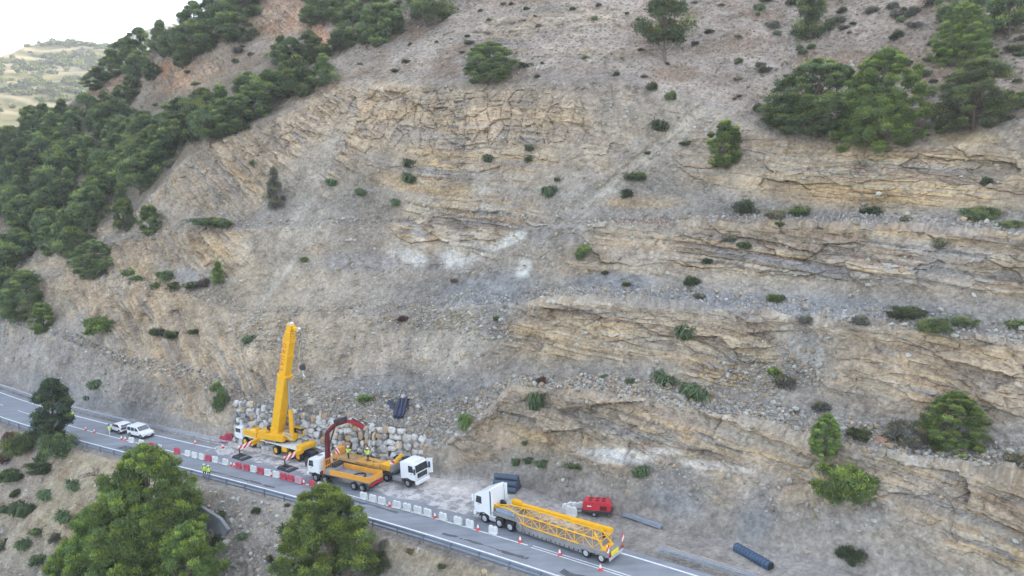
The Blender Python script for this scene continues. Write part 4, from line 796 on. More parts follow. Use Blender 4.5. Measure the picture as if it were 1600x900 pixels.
# x forward (left in the photograph); first axle at +wb/2, fourth at -wb/2
ax = [wb / 2, wb / 2 - 1.7, wb / 2 - 7.4, -wb / 2, -wb / 2 - 1.7]
for x in ax:
    for y in (-1.12, 1.12): wheel(cr, x, y, W_crane, .66)
b = MB(); b.box((-1.6, 0, 1.05), (15.2, 1.0, .5)); 
for x in ax: b.cyl((x, -.9, .66), (x, .9, .66), .14, n=8)
b.build('chassis', DRK, cr, .03)
b = MB(); b.box((-1.2, 0, 1.56), (13.2, 2.7, .16)); b.build('deck', WHD, cr, .02)
MB().box((4.1, 0, 2.05), (3.3, 2.6, .86)).box((3.6, 0, 2.6), (1.5, 2.3, .3), top=.8).build('engine_housing', YEL, cr, .05); MB().box((1.4, 0, 2.0), (1.6, 2.66, .8)).build('outrigger_housing', YEL, cr, .05); MB().box((-7.4, 0, 1.95), (1.2, 2.66, .6)).build('outrigger_housing', YEL, cr, .05)
for y in (-1.15, 1.15): MB().box((-4.0, y, 1.15), (1.2, .4, .8)).build('side_locker', YEL, cr, .05)
MB().box((5.0, .2, 2.52), (1.2, 1.5, .08)).box((.2, -1.0, 1.7), (1.4, .5, .1)).build('walkway_plate', LGR, cr)
b = MB(); b.prism([(7.9, .75), (8.1, 1.5), (7.75, 2.62), (6.0, 2.75), (5.8, .75)], -1.3, 1.3); b.build('cab', WHT, cr, .12, seg=2)
b = MB(); b.box((7.98, 0, 2.05), (.12, 2.3, .75), Matrix.Rotation(R(-17), 3, 'Y')); b.build('windscreen', GLS, cr, .02)
for y in (-1.31, 1.31): MB().box((7.0, y, 2.1), (1.2, .05, .6)).build('side_window', GLS, cr)
MB().box((8.05, 0, .85), (.25, 2.4, .45)).build('bumper', DRK, cr, .05)
b = MB(); b.cyl((-2.0, 0, 1.64), (-2.0, 0, 1.95), 1.05, n=24); b.build('slew_ring', DRK, cr)
# superstructure faces the carrier's tail (slightly turned to the road)
up = bpy.data.objects.new('superstructure', None); b = MB(); b.box((-.3, 0, .55), (5.6, 1.0, .9)); b.box((-.9, -.95, .5), (4.3, .75, .95)); b.box((-2.6, 0, .65), (1.5, 2.6, 1.2)); b.box((-.6, .95, .5), (3.2, .7, .8)); b.prism([(-1.6, .9), (-.2, .9), (-.9, 1.8), (-1.5, 1.8)], -.75, -.6); b.prism([(-1.6, .9), (-.2, .9), (-.9, 1.8), (-1.5, 1.8)], .6, .75)
up = b.build('superstructure', YEL, cr, .05); up.location = (-2.0, 0, 1.95); up.rotation_euler = (0, 0, R(180 + 8))
b = MB().prism([(0, 0), (1.7, 0), (1.95, .55), (1.55, 1.5), (.1, 1.55)], -.45, .45).build('operator_cab', YEL, up, .06); b.location = (1.6, .95, .25)
c_ = MB().prism([(.2, .72), (1.86, .72), (1.6, 1.42), (.2, 1.47)], -.47, .47).build('cab_window', GLS, b)
b = MB(); b.cyl((0, -.6, 0), (0, .6, 0), .38, n=18); b = b.build('winch_drum', DRK, up); b.location = (-2.0, 0, 1.5)
b = MB(); b.bar((.9, -.75, 1.05), (2.8, -.9, .5), .12); b.bar((.6, -.35, 1.15), (2.4, -.5, 1.0), .16); b.build('hose_rail', LGR, up)
# boom: telescopic, nearly upright
PH = R(74); bd = Vector((math.cos(PH), 0, math.sin(PH))); bo = Vector((-.9, 0, 1.45)); bn = Vector((-math.sin(PH), 0, math.cos(PH)))
def boxsec(b_, s0, s1, w_, h_, k=1):
    p = bo + bd * s0; q = bo + bd * s1; o_ = []
    for P_, kk in ((p, 1), (q, k)):
        for i, j in ((-1, -1), (1, -1), (1, .55), (.6, 1), (-.6, 1), (-1, .55)): o_.append(P_ + Vector((0, 1, 0)) * i * w_ * kk / 2 + bn * j * h_ * kk / 2)
    b_.add(o_, [[5, 4, 3, 2, 1, 0], [6, 7, 8, 9, 10, 11]] + [[i, (i + 1) % 6, 6 + (i + 1) % 6, 6 + i] for i in range(6)])
b = MB(); boxsec(b, -.6, 8.1, 1.38, 1.58); boxsec(b, 8.1, 8.45, 1.6, 1.84); bm_ = b.build('boom', YEL, up, .02)
b = MB(); boxsec(b, 8.45, 13.4, 1.2, 1.38); boxsec(b, 11.4, 11.55, 1.32, 1.52); b.build('boom_section', YEL, bm_, .02)
b = MB(); 
for i in range(5): boxsec(b, 13.4 + i * .34, 13.56 + i * .34, 1.34 - i * .08, 1.56 - i * .1); boxsec(b, 13.56 + i * .34, 13.74 + i * .34, 1.2 - i * .08, 1.38 - i * .1)
b.build('boom_section', YEL, bm_, .02)
b = MB(); p = bo + bd * 15.1; boxsec(b, 15.05, 16.0, .85, 1.0); b.bar(p + bd * .5, p + bd * .55 - bn * 1.5, .5, .4); b.build('boom_head', YEL, bm_, .04)
b = MB(); q = p + bd * .6 - bn * 1.45; b.cyl(q + Vector((0, -.2, 0)), q + Vector((0, .2, 0)), .28, n=16); b.cyl(p + bd * .9 + Vector((0, -.3, 0)), p + bd * .9 + Vector((0, .3, 0)), .3, n=16); b.build('sheave', LGR, bm_)
# faded red letters running up the left flank of the boom
RDL = mat('faded red lettering', (.62, .10, .07), .6)
for i, chx in enumerate('GRUAS'):
    cu = bpy.data.curves.new('letter', 'FONT'); cu.body = chx; cu.size = 1.0; cu.extrude = .008; cu.align_x = 'CENTER'; cu.align_y = 'CENTER'; cu.materials.append(RDL)
    t0_ = bpy.data.objects.new('tmp', cu); COL.objects.link(t0_); me_ = bpy.data.meshes.new_from_object(t0_.evaluated_get(bpy.context.evaluated_depsgraph_get())); bpy.data.objects.remove(t0_); t_ = bpy.data.objects.new('letter', me_); COL.objects.link(t_); t_.parent = bm_; P_ = bo + bd * (9.3 + (4 - i) * .9) + bn * .12 + Vector((0, -.612, 0)); X_ = bd * -1; Z_ = Vector((0, -1, 0)); Y_ = Z_.cross(X_)
    t_.matrix_local = Matrix.Translation(P_) @ Matrix((X_, Y_, Z_)).transposed().to_4x4()
# lift cylinder
f0 = Vector((1.9, 0, .8)); e = bo + bd * 8.0 - bn * .85; m_ = f0.lerp(e, .46); MB().cyl(f0, m_, .3, n=16).build('lift_cylinder', YEL, up, smooth=False); MB().cyl(m_, e, .17, n=14).build('piston_rod', GRY, up)
# hook block on its ropes
hk = q + Vector((.15, 0, 0)); 
for dy in (-.14, .14): MB().cyl(hk + Vector((.05, dy, 0)), hk + Vector((.05, dy, -5.0)), .025, n=5).build('hoist_rope', DRK, up)
MB().cyl(hk + Vector((.05, -.2, -5.3)), hk + Vector((.05, .2, -5.3)), .42, n=16).build('hook_block', DRK, up)
MB().tube([hk + Vector((.05, 0, -5.7)), hk + Vector((.05, 0, -6.3)), hk + Vector((.3, 0, -6.6)), hk + Vector((.1, 0, -6.85))], .1).build('hook', LGR, up)
# outriggers: striped beams down to jacks, mats on the road
MAT = []
for (px, py, lx) in ((384.5, 717, 1.9), (457, 735, -7.6)):
    P_ = Vector(onroad(px, py)); L_ = fr.inverted() @ P_
    for sgn in (1, -1):
        y = L_.y if sgn == 1 else -L_.y * .75; d_ = 1 if y > 0 else -1
        MB().bar((lx, .9 * d_, 1.55), (lx, y * .56, 1.42), .5, .62).build('outrigger_beam', YEL, cr, .02); MB().bar((lx, y * .54, 1.42), (lx, y, 1.3), .34, .48).build('outrigger_arm', CHV, cr)
        MB().cyl((lx, y, 1.25), (lx, y, .42), .09, n=10).cyl((lx, y, .42), (lx, y, .28), .34, n=16).build('outrigger_jack', DRK, cr)
        if sgn == 1:
            m_ = empty('timber_mat', fr @ Matrix.Translation((lx - .15, y, 0)), 'dark stacked mat under the ' + ('front' if lx > 0 else 'rear') + ' road side outrigger of the crane', 'ground mat', 'crane outrigger mats')
            MB().box((-.35, 0, .07), (2.6, 1.6, .14)).box((.15, 0, .21), (1.5, 1.3, .13)).build('board', DRK, m_, .02); MB().box((-.55, 0, .16), (.7, 1.1, .05)).build('steel_plate', GRY, m_)
# ------------------------------------------------------------------ truck cab builder
def cab(parent, x0, ln, w_, z0, h_, slope=.12, roofkit=False, m=WHT, grille=DRK):
    """x0: front face; ln: cab length"""
    pr = [(x0, z0), (x0 + .03, z0 + h_ * .45), (x0 - slope * 1.6, z0 + h_ * .9), (x0 - slope - .55, z0 + h_), (x0 - ln, z0 + h_), (x0 - ln, z0)]
    if roofkit: pr = [(x0, z0), (x0 + .03, z0 + h_ * .40), (x0 - slope, z0 + h_ * .74), (x0 - ln * .45, z0 + h_ * .9), (x0 - ln * .97, z0 + h_ * 1.1), (x0 - ln, z0 + h_ * 1.08), (x0 - ln, z0)]
    c = MB().prism(pr, -w_ / 2, w_ / 2).build('cab', m, parent, .09, seg=2)
    zt = .86 if not roofkit else .72; zb = .47 if not roofkit else .42
    MB().add([(x0 + .05, -w_ * .45, z0 + h_ * zb), (x0 + .05, w_ * .45, z0 + h_ * zb), (x0 - slope * (1.5 if not roofkit else 1.) + .06, w_ * .43, z0 + h_ * zt), (x0 - slope * (1.5 if not roofkit else 1.) + .06, -w_ * .43, z0 + h_ * zt)], [[0, 1, 2, 3]]).add([(x0 - .1, -w_ * .4, z0 + h_ * zb), (x0 - .1, w_ * .4, z0 + h_ * zb), (x0 - .2, 0, z0 + h_ * zt)], [[0, 1, 2]]).build('windscreen', GLS, c)
    for s_ in (-1, 1):
        MB().prism([(x0 - .25, z0 + h_ * zb), (x0 - .42, z0 + h_ * (zt - .02)), (x0 - 1.1, z0 + h_ * (zt - .02)), (x0 - 1.1, z0 + h_ * (zb - .02))], s_ * (w_ / 2 - .02), s_ * (w_ / 2 + .015)).build('side_window', GLS, c)
        MB().box((x0 + .03, s_ * (w_ / 2 + .16), z0 + h_ * .58), (.14, .22, .72)).bar((x0 - .05, s_ * w_ / 2, z0 + h_ * .7), (x0 + .03, s_ * (w_ / 2 + .2), z0 + h_ * .7), .05).build('mirror', DRK if not roofkit else WHT, c, .02)
        MB().box((x0 + .06, s_ * w_ * .38, z0 + .18), (.1, .36, .2)).build('headlight', LMP, parent, .02)
        MB().box((x0 - .65, s_ * w_ / 2, z0 + h_ * .36), (.25, .04, .05)).build('door_handle', DRK, c)
    MB().box((x0 + .045, 0, z0 + h_ * .27), (.08, w_ * .72, h_ * .27)).build('grille', grille, c, .02)
    MB().box((x0 + .04, 0, z0 - .22), (.4, w_ * .98, .5)).build('bumper', m, parent, .08); MB().box((x0 + .25, 0, z0 - .25), (.02, .5, .12)).build('number_plate', WHT, parent)
    b_ = MB(); 
    for s_ in (-1, 1): b_.prism([(x0 - .62, .62), (x0 - .78, 1.08), (x0 - 1.35, 1.25), (x0 - 1.95, 1.08), (x0 - 2.1, .62), (x0 - 1.96, .62), (x0 - 1.8, .98), (x0 - 1.35, 1.12), (x0 - .92, .98), (x0 - .76, .62)], s_ * (w_ / 2 - .45), s_ * (w_ / 2 + .02))
    b_.build('mudguard', DRK, parent)
    return c
# ------------------------------------------------------------------ loader crane truck
fr2, wb2 = veh_frame((557, 766.5), (494.9, 752), 1.1); lt = empty('loader_crane_truck', fr2, 'white cab truck with an orange dropside bed and a dark red folding loader crane', 'crane truck')
fx = wb2 / 2
for x in (fx, fx - 1.6): 
    for y in (-1.1, 1.1): wheel(lt, x, y, W_dark, .52)
for x in (-wb2 / 2 + .35, -wb2 / 2 - 1.0):
    for y in (-1.05, 1.05): wheel(lt, x, y, W_dark, .52)
MB().box((-.9, 0, .95), (9.3, .9, .35)).box((-wb2 / 2 - 2.1, 0, .6), (.15, 2.4, .15)).box((fx - 2.3, -1.0, .8), (.9, .5, .5)).build('chassis', DRK, lt, .02)
cab(lt, fx + 1.35, 2.2, 2.45, 1.05, 2.0, grille=DRK)
MB().box((fx + .3, 0, 3.07), (.7, .6, .05)).build('roof_hatch', GRY, lt)
bx0, bx1 = fx - 1.6, -wb2 / 2 - 2.3; bl = bx0 - bx1; bc = (bx0 + bx1) / 2
MB().box((bc, 0, 1.32), (bl, 2.5, .14)).build('bed_floor', MUD, lt, .01)
for s_ in (-1, 1): MB().box((bc - .5, s_ * 1.24, 1.72), (bl - 1.0, .07, .68)).box((bc - .5, s_ * 1.28, 1.98), (bl - 1.0, .04, .1)).box((bc - .5, s_ * 1.28, 1.5), (bl - 1.0, .04, .1)).build('dropside', ORG, lt, .01)
MB().box((bx1 + .04, 0, 1.72), (.08, 2.5, .68)).build('tailboard', ORG, lt, .01); MB().box((bx1 - .05, 0, 1.05), (.08, 2.4, .25)).build('rear_light_bar', RLM, lt, .01)
b = MB(); 
for y in np.linspace(-1.2, 1.2, 9): b.bar((bx0, y, 1.4), (bx0, y, 3.0), .05)
for z in (1.45, 2.2, 3.0): b.bar((bx0, -1.25, z), (bx0, 1.25, z), .09)
for y in (-1.25, 1.25): b.bar((bx0, y, 1.3), (bx0, y, 3.05), .12)
b.build('headboard', ORG, lt); MB().box((bx0 - .6, -.4, 1.85), (.7, 1.2, 1.0)).build('tool_chest', DRK, lt, .03)
MB().box((bx0 - .5, 0, 1.6), (1.0, 2.4, .5)).build('locker', GRY, lt, .03)
# column and folded boom, worked out from where the photograph puts its joints
inv = fr2.inverted(); ccx = fx - 1.05
c0 = Vector((ccx, 0, 1.1)); 
def at_plane(px, py, P0, nrm):
    d = Vector(rays(px, py)); o = Vector((0, 0, CH)); t = (P0 - o).dot(nrm) / d.dot(nrm); return o + d * t
hookW = Vector(onroad(569, 711, 1.3)); colW = fr2 @ c0; dirW = Vector((hookW.x - colW.x, hookW.y - colW.y, 0)); nrmW = dirW.cross(Vector((0, 0, 1))).normalized()
J = [inv @ at_plane(px, py, colW, nrmW) for px, py in ((516, 712), (511, 676), (523, 664), (541, 658), (551, 659), (567, 668))]
J = [Vector((c0.x, c0.y, 1.2))] + J[1:]
lc = MB().cyl(J[0], J[0].lerp(J[1], .5), .36, n=14).bar(J[0].lerp(J[1], .3), J[1], .42, .5).build('loader_column', DRED, lt, .02)
MB().bar(J[1], J[2], .4, .42).bar(J[2], J[3], .36, .42).build('main_arm', DRED, lc, .02); MB().bar(J[3], J[4], .42, .45)  .bar(J[4], J[5], .42, .55).build('jib_arm', mat('red loader tip', (.38, .03, .035), .45), lc, .02)
u_ = Vector((0, 0, .42)); MB().bar(J[2] + u_, J[3] + u_, .42, .42).bar(J[4] + u_ * .9, J[5] + u_ * .8, .3, .26).cyl(J[0].lerp(J[1], .35) + Vector((.35, 0, 0)), J[2] - u_ * .6, .1).build('hydraulic_ram', DRK, lc)
hl = inv @ hookW; MB().cyl(J[5], Vector((J[5].x, J[5].y, J[5].z - (J[5].z - hl.z) + .9)), .03, n=6).cyl(Vector((J[5].x, J[5].y, hl.z + .9)), Vector((J[5].x, J[5].y, hl.z + .5)), .09).build('hoist_rope', DRK, lc)
MB().box((fx - 1.1, 0, 1.25), (.8, 2.3, .4)).bar((fx - 1.1, -1.2, 1.0), (fx - 1.1, -1.2, .3), .2).build('crane_base', DRED, lt, .03)
# coil of hose in the bed
V_ = [Vector((bc - 1.2 + .8 * math.cos(a) * (1 + .08 * math.sin(3 * a)), .1 + .7 * math.sin(a), 1.5 + .05 * (i % 2))) for i, a in enumerate(np.linspace(0, 6.28 * 3, 60))]
hc = empty('hose_coil', fr2, 'black hose coiled on the bed of the orange dropside truck', 'hose'); MB().tube(V_, .075, 6).build('hose', BLK, hc)
# ------------------------------------------------------------------ white tractor with loaded flatbed (facing right)
fr3, wb3 = veh_frame((604.6, 752.8), (638, 761.4), 1.15); sm = empty('semi_truck', fr3, 'white lorry facing right with its passenger door open, coupled to the timber decked flatbed', 'truck')
for x, y in ((wb3 / 2, -1.08), (wb3 / 2, 1.08), (-wb3 / 2, -1.05), (-wb3 / 2, 1.05)): wheel(sm, x, y, W_dark, .52)
MB().box((-.6, 0, .85), (6.0, .9, .3)).box((.0, -.98, .75), (1.5, .45, .55)).box((.0, .98, .75), (1.5, .45, .55)).build('chassis', GRY, sm, .03)
cb = cab(sm, wb3 / 2 + 1.35, 2.15, 2.45, 1.0, 2.2)
MB().box((wb3 / 2 - .95, 0, 2.05), (.35, 2.4, 2.1)).build('wind_deflector', WHT, cb, .05); MB().box((wb3 / 2 + .3, 0, 3.25), (1.3, 1.9, .16), top=.8).build('roof_cap', WHT, cb, .05)
MB().cyl((wb3 / 2 - 1.5, .55, 3.0), (wb3 / 2 - 1.5, .55, 2.65), .5, n=18).build('spare_tyre', BLK, sm, .05)
MB().add([(wb3 / 2 + 1.0, 1.28, 1.2), (wb3 / 2 + 1.6, 1.75, 1.2), (wb3 / 2 + 1.6, 1.75, 3.1), (wb3 / 2 + 1.0, 1.28, 3.1)], [[0, 1, 2, 3]]).add([(wb3 / 2 + 1.06, 1.24, 1.2), (wb3 / 2 + 1.66, 1.71, 1.2), (wb3 / 2 + 1.66, 1.71, 3.1), (wb3 / 2 + 1.06, 1.24, 3.1)], [[0, 1, 2, 3]]).build('door', WHT, cb)
tr = empty('flatbed_trailer', fr3, 'long flatbed trailer with an ochre timber deck behind the white lorry facing right', 'trailer'); xl = -wb3 / 2 + 1.3
MB().box((xl - 6.6, 0, 1.28), (13.2, 2.5, .2)).box((xl - 7, -1.24, 1.15), (12.4, .05, .22)).box((xl - 7, .45, 1.0), (12, .2, .35)).box((xl - 7, -.45, 1.0), (12, .2, .35)).build('trailer_frame', DRK, tr, .01)
b = MB(); rr_ = random.Random(3)
for i in range(14): x = xl - 1.9 - i * .82; b.box((x, 0, 1.43 + rr_.uniform(-.015, .03)), (.76, 2.44, .1), Matrix.Rotation(rr_.uniform(-.01, .01), 3, 'Z'))
b.build('timber_deck', WOOD, tr, .01); MB().box((xl - .45, 0, 1.75), (.1, 2.4, .8)).build('front_board', GRY, tr)
for i in range(3):
    for y in (-1.0, 1.0): wheel(tr, xl - 9.2 - i * 1.35, y, W_trail, .46)
ld = empty('yellow_crane_part', fr3, 'yellow slotted counterweight block with a striped board at the front of the flatbed', 'crane part')
MB().box((xl - 1.4, -.45, 1.85), (1.5, 1.5, .75)).box((xl - 1.4, .6, 1.75), (1.3, .5, .55)).build('block', YEL, ld, .03)
b = MB(); 
for k in range(5): b.box((xl - 1.9 + k * .28, -1.22, 1.85), (.1, .06, .7))
b.build('rib', YEL2, ld); MB().bar((xl - 1.0, .2, 2.2), (xl - .3, .9, 3.1), .5, .35).build('arm', YEL, ld, .02); MB().box((xl - .7, -.6, 2.35), (.06, .75, .7)).build('striped_board', CHV, ld)
ld2 = empty('yellow_crane_part', fr3, 'low yellow slab with lifting slots lying in the middle of the flatbed timber', 'crane part'); MB().box((xl - 4.6, -.2, 1.62), (4.2, 1.9, .3)).box((xl - 3.2, -.8, 1.7), (1.1, .6, .46)).build('slab', YEL2, ld2, .04); MB().box((xl - 5.3, -.2, 1.8), (.8, .15, .06)).box((xl - 4.0, -.3, 1.8), (.8, .15, .06)).build('slot', DRK, ld2)
ld3 = empty('striped_outrigger_box', fr3, 'orange box with red and white chevrons at the far end of the flatbed', 'crane part'); MB().box((xl - 11.3, .5, 1.95), (.9, 1.0, .9)).build('box_body', ORG, ld3, .03); MB().box((xl - 11.3, -.03, 1.95), (.8, .04, .8)).build('striped_board', CHV, ld3)
# ------------------------------------------------------------------ low loader with the lattice jib (facing left)
fr4, wb4 = veh_frame((939.9, 879.4), (758.2, 816.7), 1.15); inv4 = fr4.inverted(); X4 = lambda px, py: (inv4 @ Vector(onroad(px, py))).x
tk = empty('tractor_unit', fr4, 'tall white lorry cab facing left, pulling the low trailer that carries the lattice jib', 'truck'); fx = wb4 / 2; a2 = X4(788, 820.5); a3 = X4(804, 826.5)
for x, ms in ((fx, W_truck), (a2, W_truck), (a3, W_truck)):
    for y in (-1.08, 1.08): wheel(tk, x, y, ms, .52)
MB().box(((fx + a3) / 2 - .3, 0, .9), (fx - a3 + 2.4, .9, .3)).build('chassis', DRK, tk, .02)
MB().box(((fx + a2) / 2 - .1, 1.0, .8), (1.1, .5, .65)).box(((fx + a2) / 2 - .1, -1.0, .8), (1.1, .5, .65)).build('fuel_tank', LGR, tk, .12)
cab(tk, fx + 1.4, 2.3, 2.5, 1.0, 2.75, roofkit=True)
b = MB(); 
for s_ in (-1, 1): b.prism([(fx - .95, 1.2), (fx - .95, 3.95), (fx - 1.35, 4.0), (fx - 1.25, 1.2)], s_ * 1.14, s_ * 1.22)
b.build('side_fairing', WHT, tk); b = MB(); 
for s_ in (-1, 1): b.box((fx - .98, s_ * 1.235, 2.5), (.12, .03, 2.6))
b.build('fairing_seal', DRK, tk); MB().box((a2 + .9, 0, 1.3), (.5, 1.2, .9)).build('coupling_gear', DRK, tk, .05)
MB().cyl((a2 + 1.0, -.75, 1.75), (a2 + 1.0, -.45, 1.75), .45, n=18).build('exhaust_drum', BLK, tk, .04); b = MB()
for x in (a2, a3): 
    for s_ in (-1, 1): b.prism([(x + .6, .8), (x + .4, 1.12), (x - .4, 1.12), (x - .6, .8), (x - .5, .8), (x - .35, 1.04), (x + .35, 1.04), (x + .5, .8)], s_ * .85, s_ * 1.26)
b.build('mudguard', DRK, tk)
ll = empty('low_loader_trailer', fr4, 'grey low bed trailer with a raised gooseneck and two rear axles', 'trailer'); re = -wb4 / 2; r1 = X4(920.5, 867.5)
gn0 = a2 + .9; gn1 = a3 - .9
MB().prism([(gn0, 1.3), (gn0, 1.62), (gn1, 1.62), (gn1 - .9, 1.1), (r1 + 1.0, 1.1), (r1 + .7, 1.3), (re - .9, 1.3), (re - .9, .75), (r1 + .6, .75), (r1 + .4, .38), (gn1 - .3, .38), (gn1 - .1, 1.3)][::-1], -1.25, 1.25).build('trailer_frame', MUD, ll, .02)
b = MB(); 
for i, x in enumerate(np.arange(r1 + .8, gn1 - 1.0, .55)): 
    for s_ in (-1, 1): b.box((x, s_ * 1.27, .55), (.12, .05, .16))
b.build('lashing_ring', DRK, ll)
for x in (r1, re):
    for y in (-1.03, 1.03): wheel(ll, x, y, W_trail, .46)
b = MB(); 
for x in (r1, re): 
    for s_ in (-1, 1): b.prism([(x + .6, .7), (x + .4, 1.06), (x - .4, 1.06), (x - .6, .7), (x - .52, .7), (x - .36, .99), (x + .36, .99), (x + .52, .7)], s_ * .82, s_ * 1.28)
b.build('mudguard', GRY, ll); MB().box((re - .95, 0, .62), (.1, 2.5, .3)).build('rear_bumper', LGR, ll, .02); MB().box((re - 1.01, .35, 1.1), (.04, 1.3, .45)).build('yellow_plate', YPL, ll)
for s_ in (-1, 1): MB().box((re - 1.0, s_ * 1.1, .95), (.05, .3, .16)).build('rear_light', RLM, ll); MB().box((re - .9, s_ * 1.35, 1.75), (.04, .35, .7)).bar((re - .9, s_ * 1.3, 1.0), (re - .9, s_ * 1.3, 1.9), .05).build('marker_board', CHV, ll)
b = MB(); b.box((gn0 - 1.6, .55, 1.78), (2.6, 1.0, .3)).box((gn0 - 2.4, .6, 1.98), (.8, .6, .25)); b.build('gooseneck_locker', mat('grey blue paint', (.25, .33, .42), .5, noise=.2), ll, .03)
jb = empty('lattice_jib', fr4, 'yellow lattice jib section lying along the low trailer', 'crane jib'); x0 = a2 + .9; x1 = re - .1; yj = -.35
hwf = lambda t: .12 + .72 * min(1, t / .28); zb_ = lambda t: 1.72 - .5 * min(1, max(0, (t - .12) / .2)) ; hh = lambda t: .3 + .72 * min(1, t / .35)
def node(t, sy, sz): return Vector((x0 + (x1 - x0) * t, yj * -1 + sy * hwf(t), zb_(t) + (hh(t) if sz else 0)))
for sy in (-1, 1):
    for sz in (0, 1):
        b = MB(); ts = [0, .12, .28, .35, 1]; b.tube([node(t, sy, sz) for t in ts], .065, 8); b.build('chord', YEL, jb)
b = MB(); N_ = 13
for i in range(N_):
    t0, t1 = i / N_, (i + 1) / N_
    for sy in (-1, 1): b.cyl(node(t0, sy, i % 2), node(t1, sy, (i + 1) % 2), .036, n=6)
    for sz in (0, 1): b.cyl(node(t0, -1 if i % 2 else 1, sz), node(t1, 1 if i % 2 else -1, sz), .03, n=6)
    for sy in (-1, 1): b.cyl(node(t1, sy, 0), node(t1, sy, 1), .03, n=6)
    b.cyl(node(t1, -1, 1), node(t1, 1, 1), .03, n=6)
b.build('lacing', YEL, jb); MB().box((x0 + .35, -yj, 1.85), (.9, .55, .5)).build('jib_tip', YEL, jb, .06); MB().box((x1 - .1, -yj, 1.35), (.5, 1.7, .12)).bar((x1 - .2, 1.1, 1.3), (x1 + 1.0, .9, 2.7), .12).bar((x1 - .2, -.45, 1.3), (x1 + 1.0, -.2, 2.7), .12).build('jib_foot', YEL, jb)
bmx = empty('yellow_box_beam', fr4, 'solid yellow box beam lying beside the lattice jib on the low trailer', 'crane jib'); MB().bar((a3 + .5, -.85, 2.15), (re - .1, -.85, 2.45), .34, .4).box((a3 + .6, -.85, 2.3), (1.1, .5, .5)).build('beam', YEL, bmx, .02); MB().box((a3 - .3, -.85, 1.85), (.2, .3, .7)).box((re + .9, -.85, 1.9), (.2, .3, .9)).build('support', DRK, bmx)
strap = empty('load_strap', fr4, 'grey coiled strap hanging over the low trailer gooseneck', 'strap'); MB().tube([Vector((gn1 - .5, 1.32 + .02 * i, 1.0 + .45 * math.cos(i * .7))) + Vector((.35 * math.sin(i * .7), 0, 0)) for i in range(10)], .05, 6).build('webbing', GRY, strap)
# ------------------------------------------------------------------ cars
def car(frm, label, ln, w_, h_, prof, glass, winsb, m=WHT, name='parked_car', cat='car', wb_=2.7, blackback=False):
    o = empty(name, frm, label, cat); MB().prism(prof, -w_ / 2, w_ / 2).build('body', m, o, .09, seg=2)
    for g_, nm in glass: MB().prism(g_, -w_ * .43, w_ * .43).build(nm, GLS, o, .02)
    for s_ in (-1, 1):
        for q in winsb: MB().prism(q, s_ * (w_ / 2 - .05), s_ * (w_ / 2 + .012)).build('side_window', GLS, o)
        MB().box((ln / 2 - .12, s_ * w_ * .38, .78), (.14, .36, .16)).build('headlight', LMP, o, .02); MB().box((-ln / 2 + .08, s_ * w_ * .42, .95), (.12, .22, .3 if not blackback else .12)).build('tail_light', RLM, o, .02)
        MB().box((ln * .18, s_ * (w_ / 2 + .1), 1.1), (.16, .2, .14)).build('mirror', m, o, .03)
        for x in (-wb_ / 2, wb_ / 2): wheel(o, x, s_ * (w_ / 2 - .1), W_car, .33)
    b = MB(); b.box((ln / 2 - .02, 0, .42), (.14, w_ * .86, .34)).box((-ln / 2 + .02, 0, .42), (.14, w_ * .86, .3)).box((0, 0, .3), (ln * .86, w_ * .98, .14))
    for s_ in (-1, 1):
        for x in (-wb_ / 2, wb_ / 2): b.cyl((x, s_ * (w_ / 2 - .16), .36), (x, s_ * (w_ / 2 + .006), .36), .42, n=20)
    b.build('trim', DRK, o, .02); MB().box((ln / 2 + .06, 0, .5), (.02, .5, .11)).build('number_plate', WHT, o); return o
frc, wbc = veh_frame((187.7, 678.3), (174.4, 674.2), .8)
car(frc, 'white crossover car facing away to the left, with a black tailgate and dark rear window', 4.2, 1.8, 1.6, [(2.1, .4), (2.08, .85), (1.1, 1.05), (.45, 1.52), (-1.1, 1.6), (-1.75, 1.5), (-2.05, 1.05), (-2.1, .4)], [([(1.12, 1.08), (.5, 1.53), (.42, 1.5), (1.0, 1.02)], 'windscreen'), ([(-1.8, 1.49), (-2.12, 1.08), (-2.15, .82), (-2.05, .82), (-1.7, 1.45)], 'rear_window')], [[(.85, 1.08), (.4, 1.46), (-1.1, 1.5), (-1.55, 1.15), (-1.3, 1.05)]], wb_=2.6)
frv, wbv = veh_frame((203.6, 682.3), (221.1, 686.3), .85)
car(frv, 'white people carrier van facing right, parked behind the white crossover', 4.4, 1.85, 1.85, [(2.2, .4), (2.18, .85), (1.95, 1.02), (1.15, 1.15), (.5, 1.78), (-1.9, 1.85), (-2.12, 1.7), (-2.2, .9), (-2.2, .4)], [([(1.2, 1.17), (.56, 1.78), (.46, 1.74), (1.08, 1.12)], 'windscreen'), ([(-2.08, 1.68), (-2.2, 1.1), (-2.1, 1.1), (-2.0, 1.68)], 'rear_window')], [[(1.0, 1.12), (.5, 1.62), (.0, 1.64), (.0, 1.1)], [(-.12, 1.1), (-.12, 1.64), (-.95, 1.66), (-.95, 1.1)], [(-1.07, 1.1), (-1.07, 1.66), (-1.85, 1.66), (-1.95, 1.1)]], name='parked_van', cat='van', wb_=2.8)
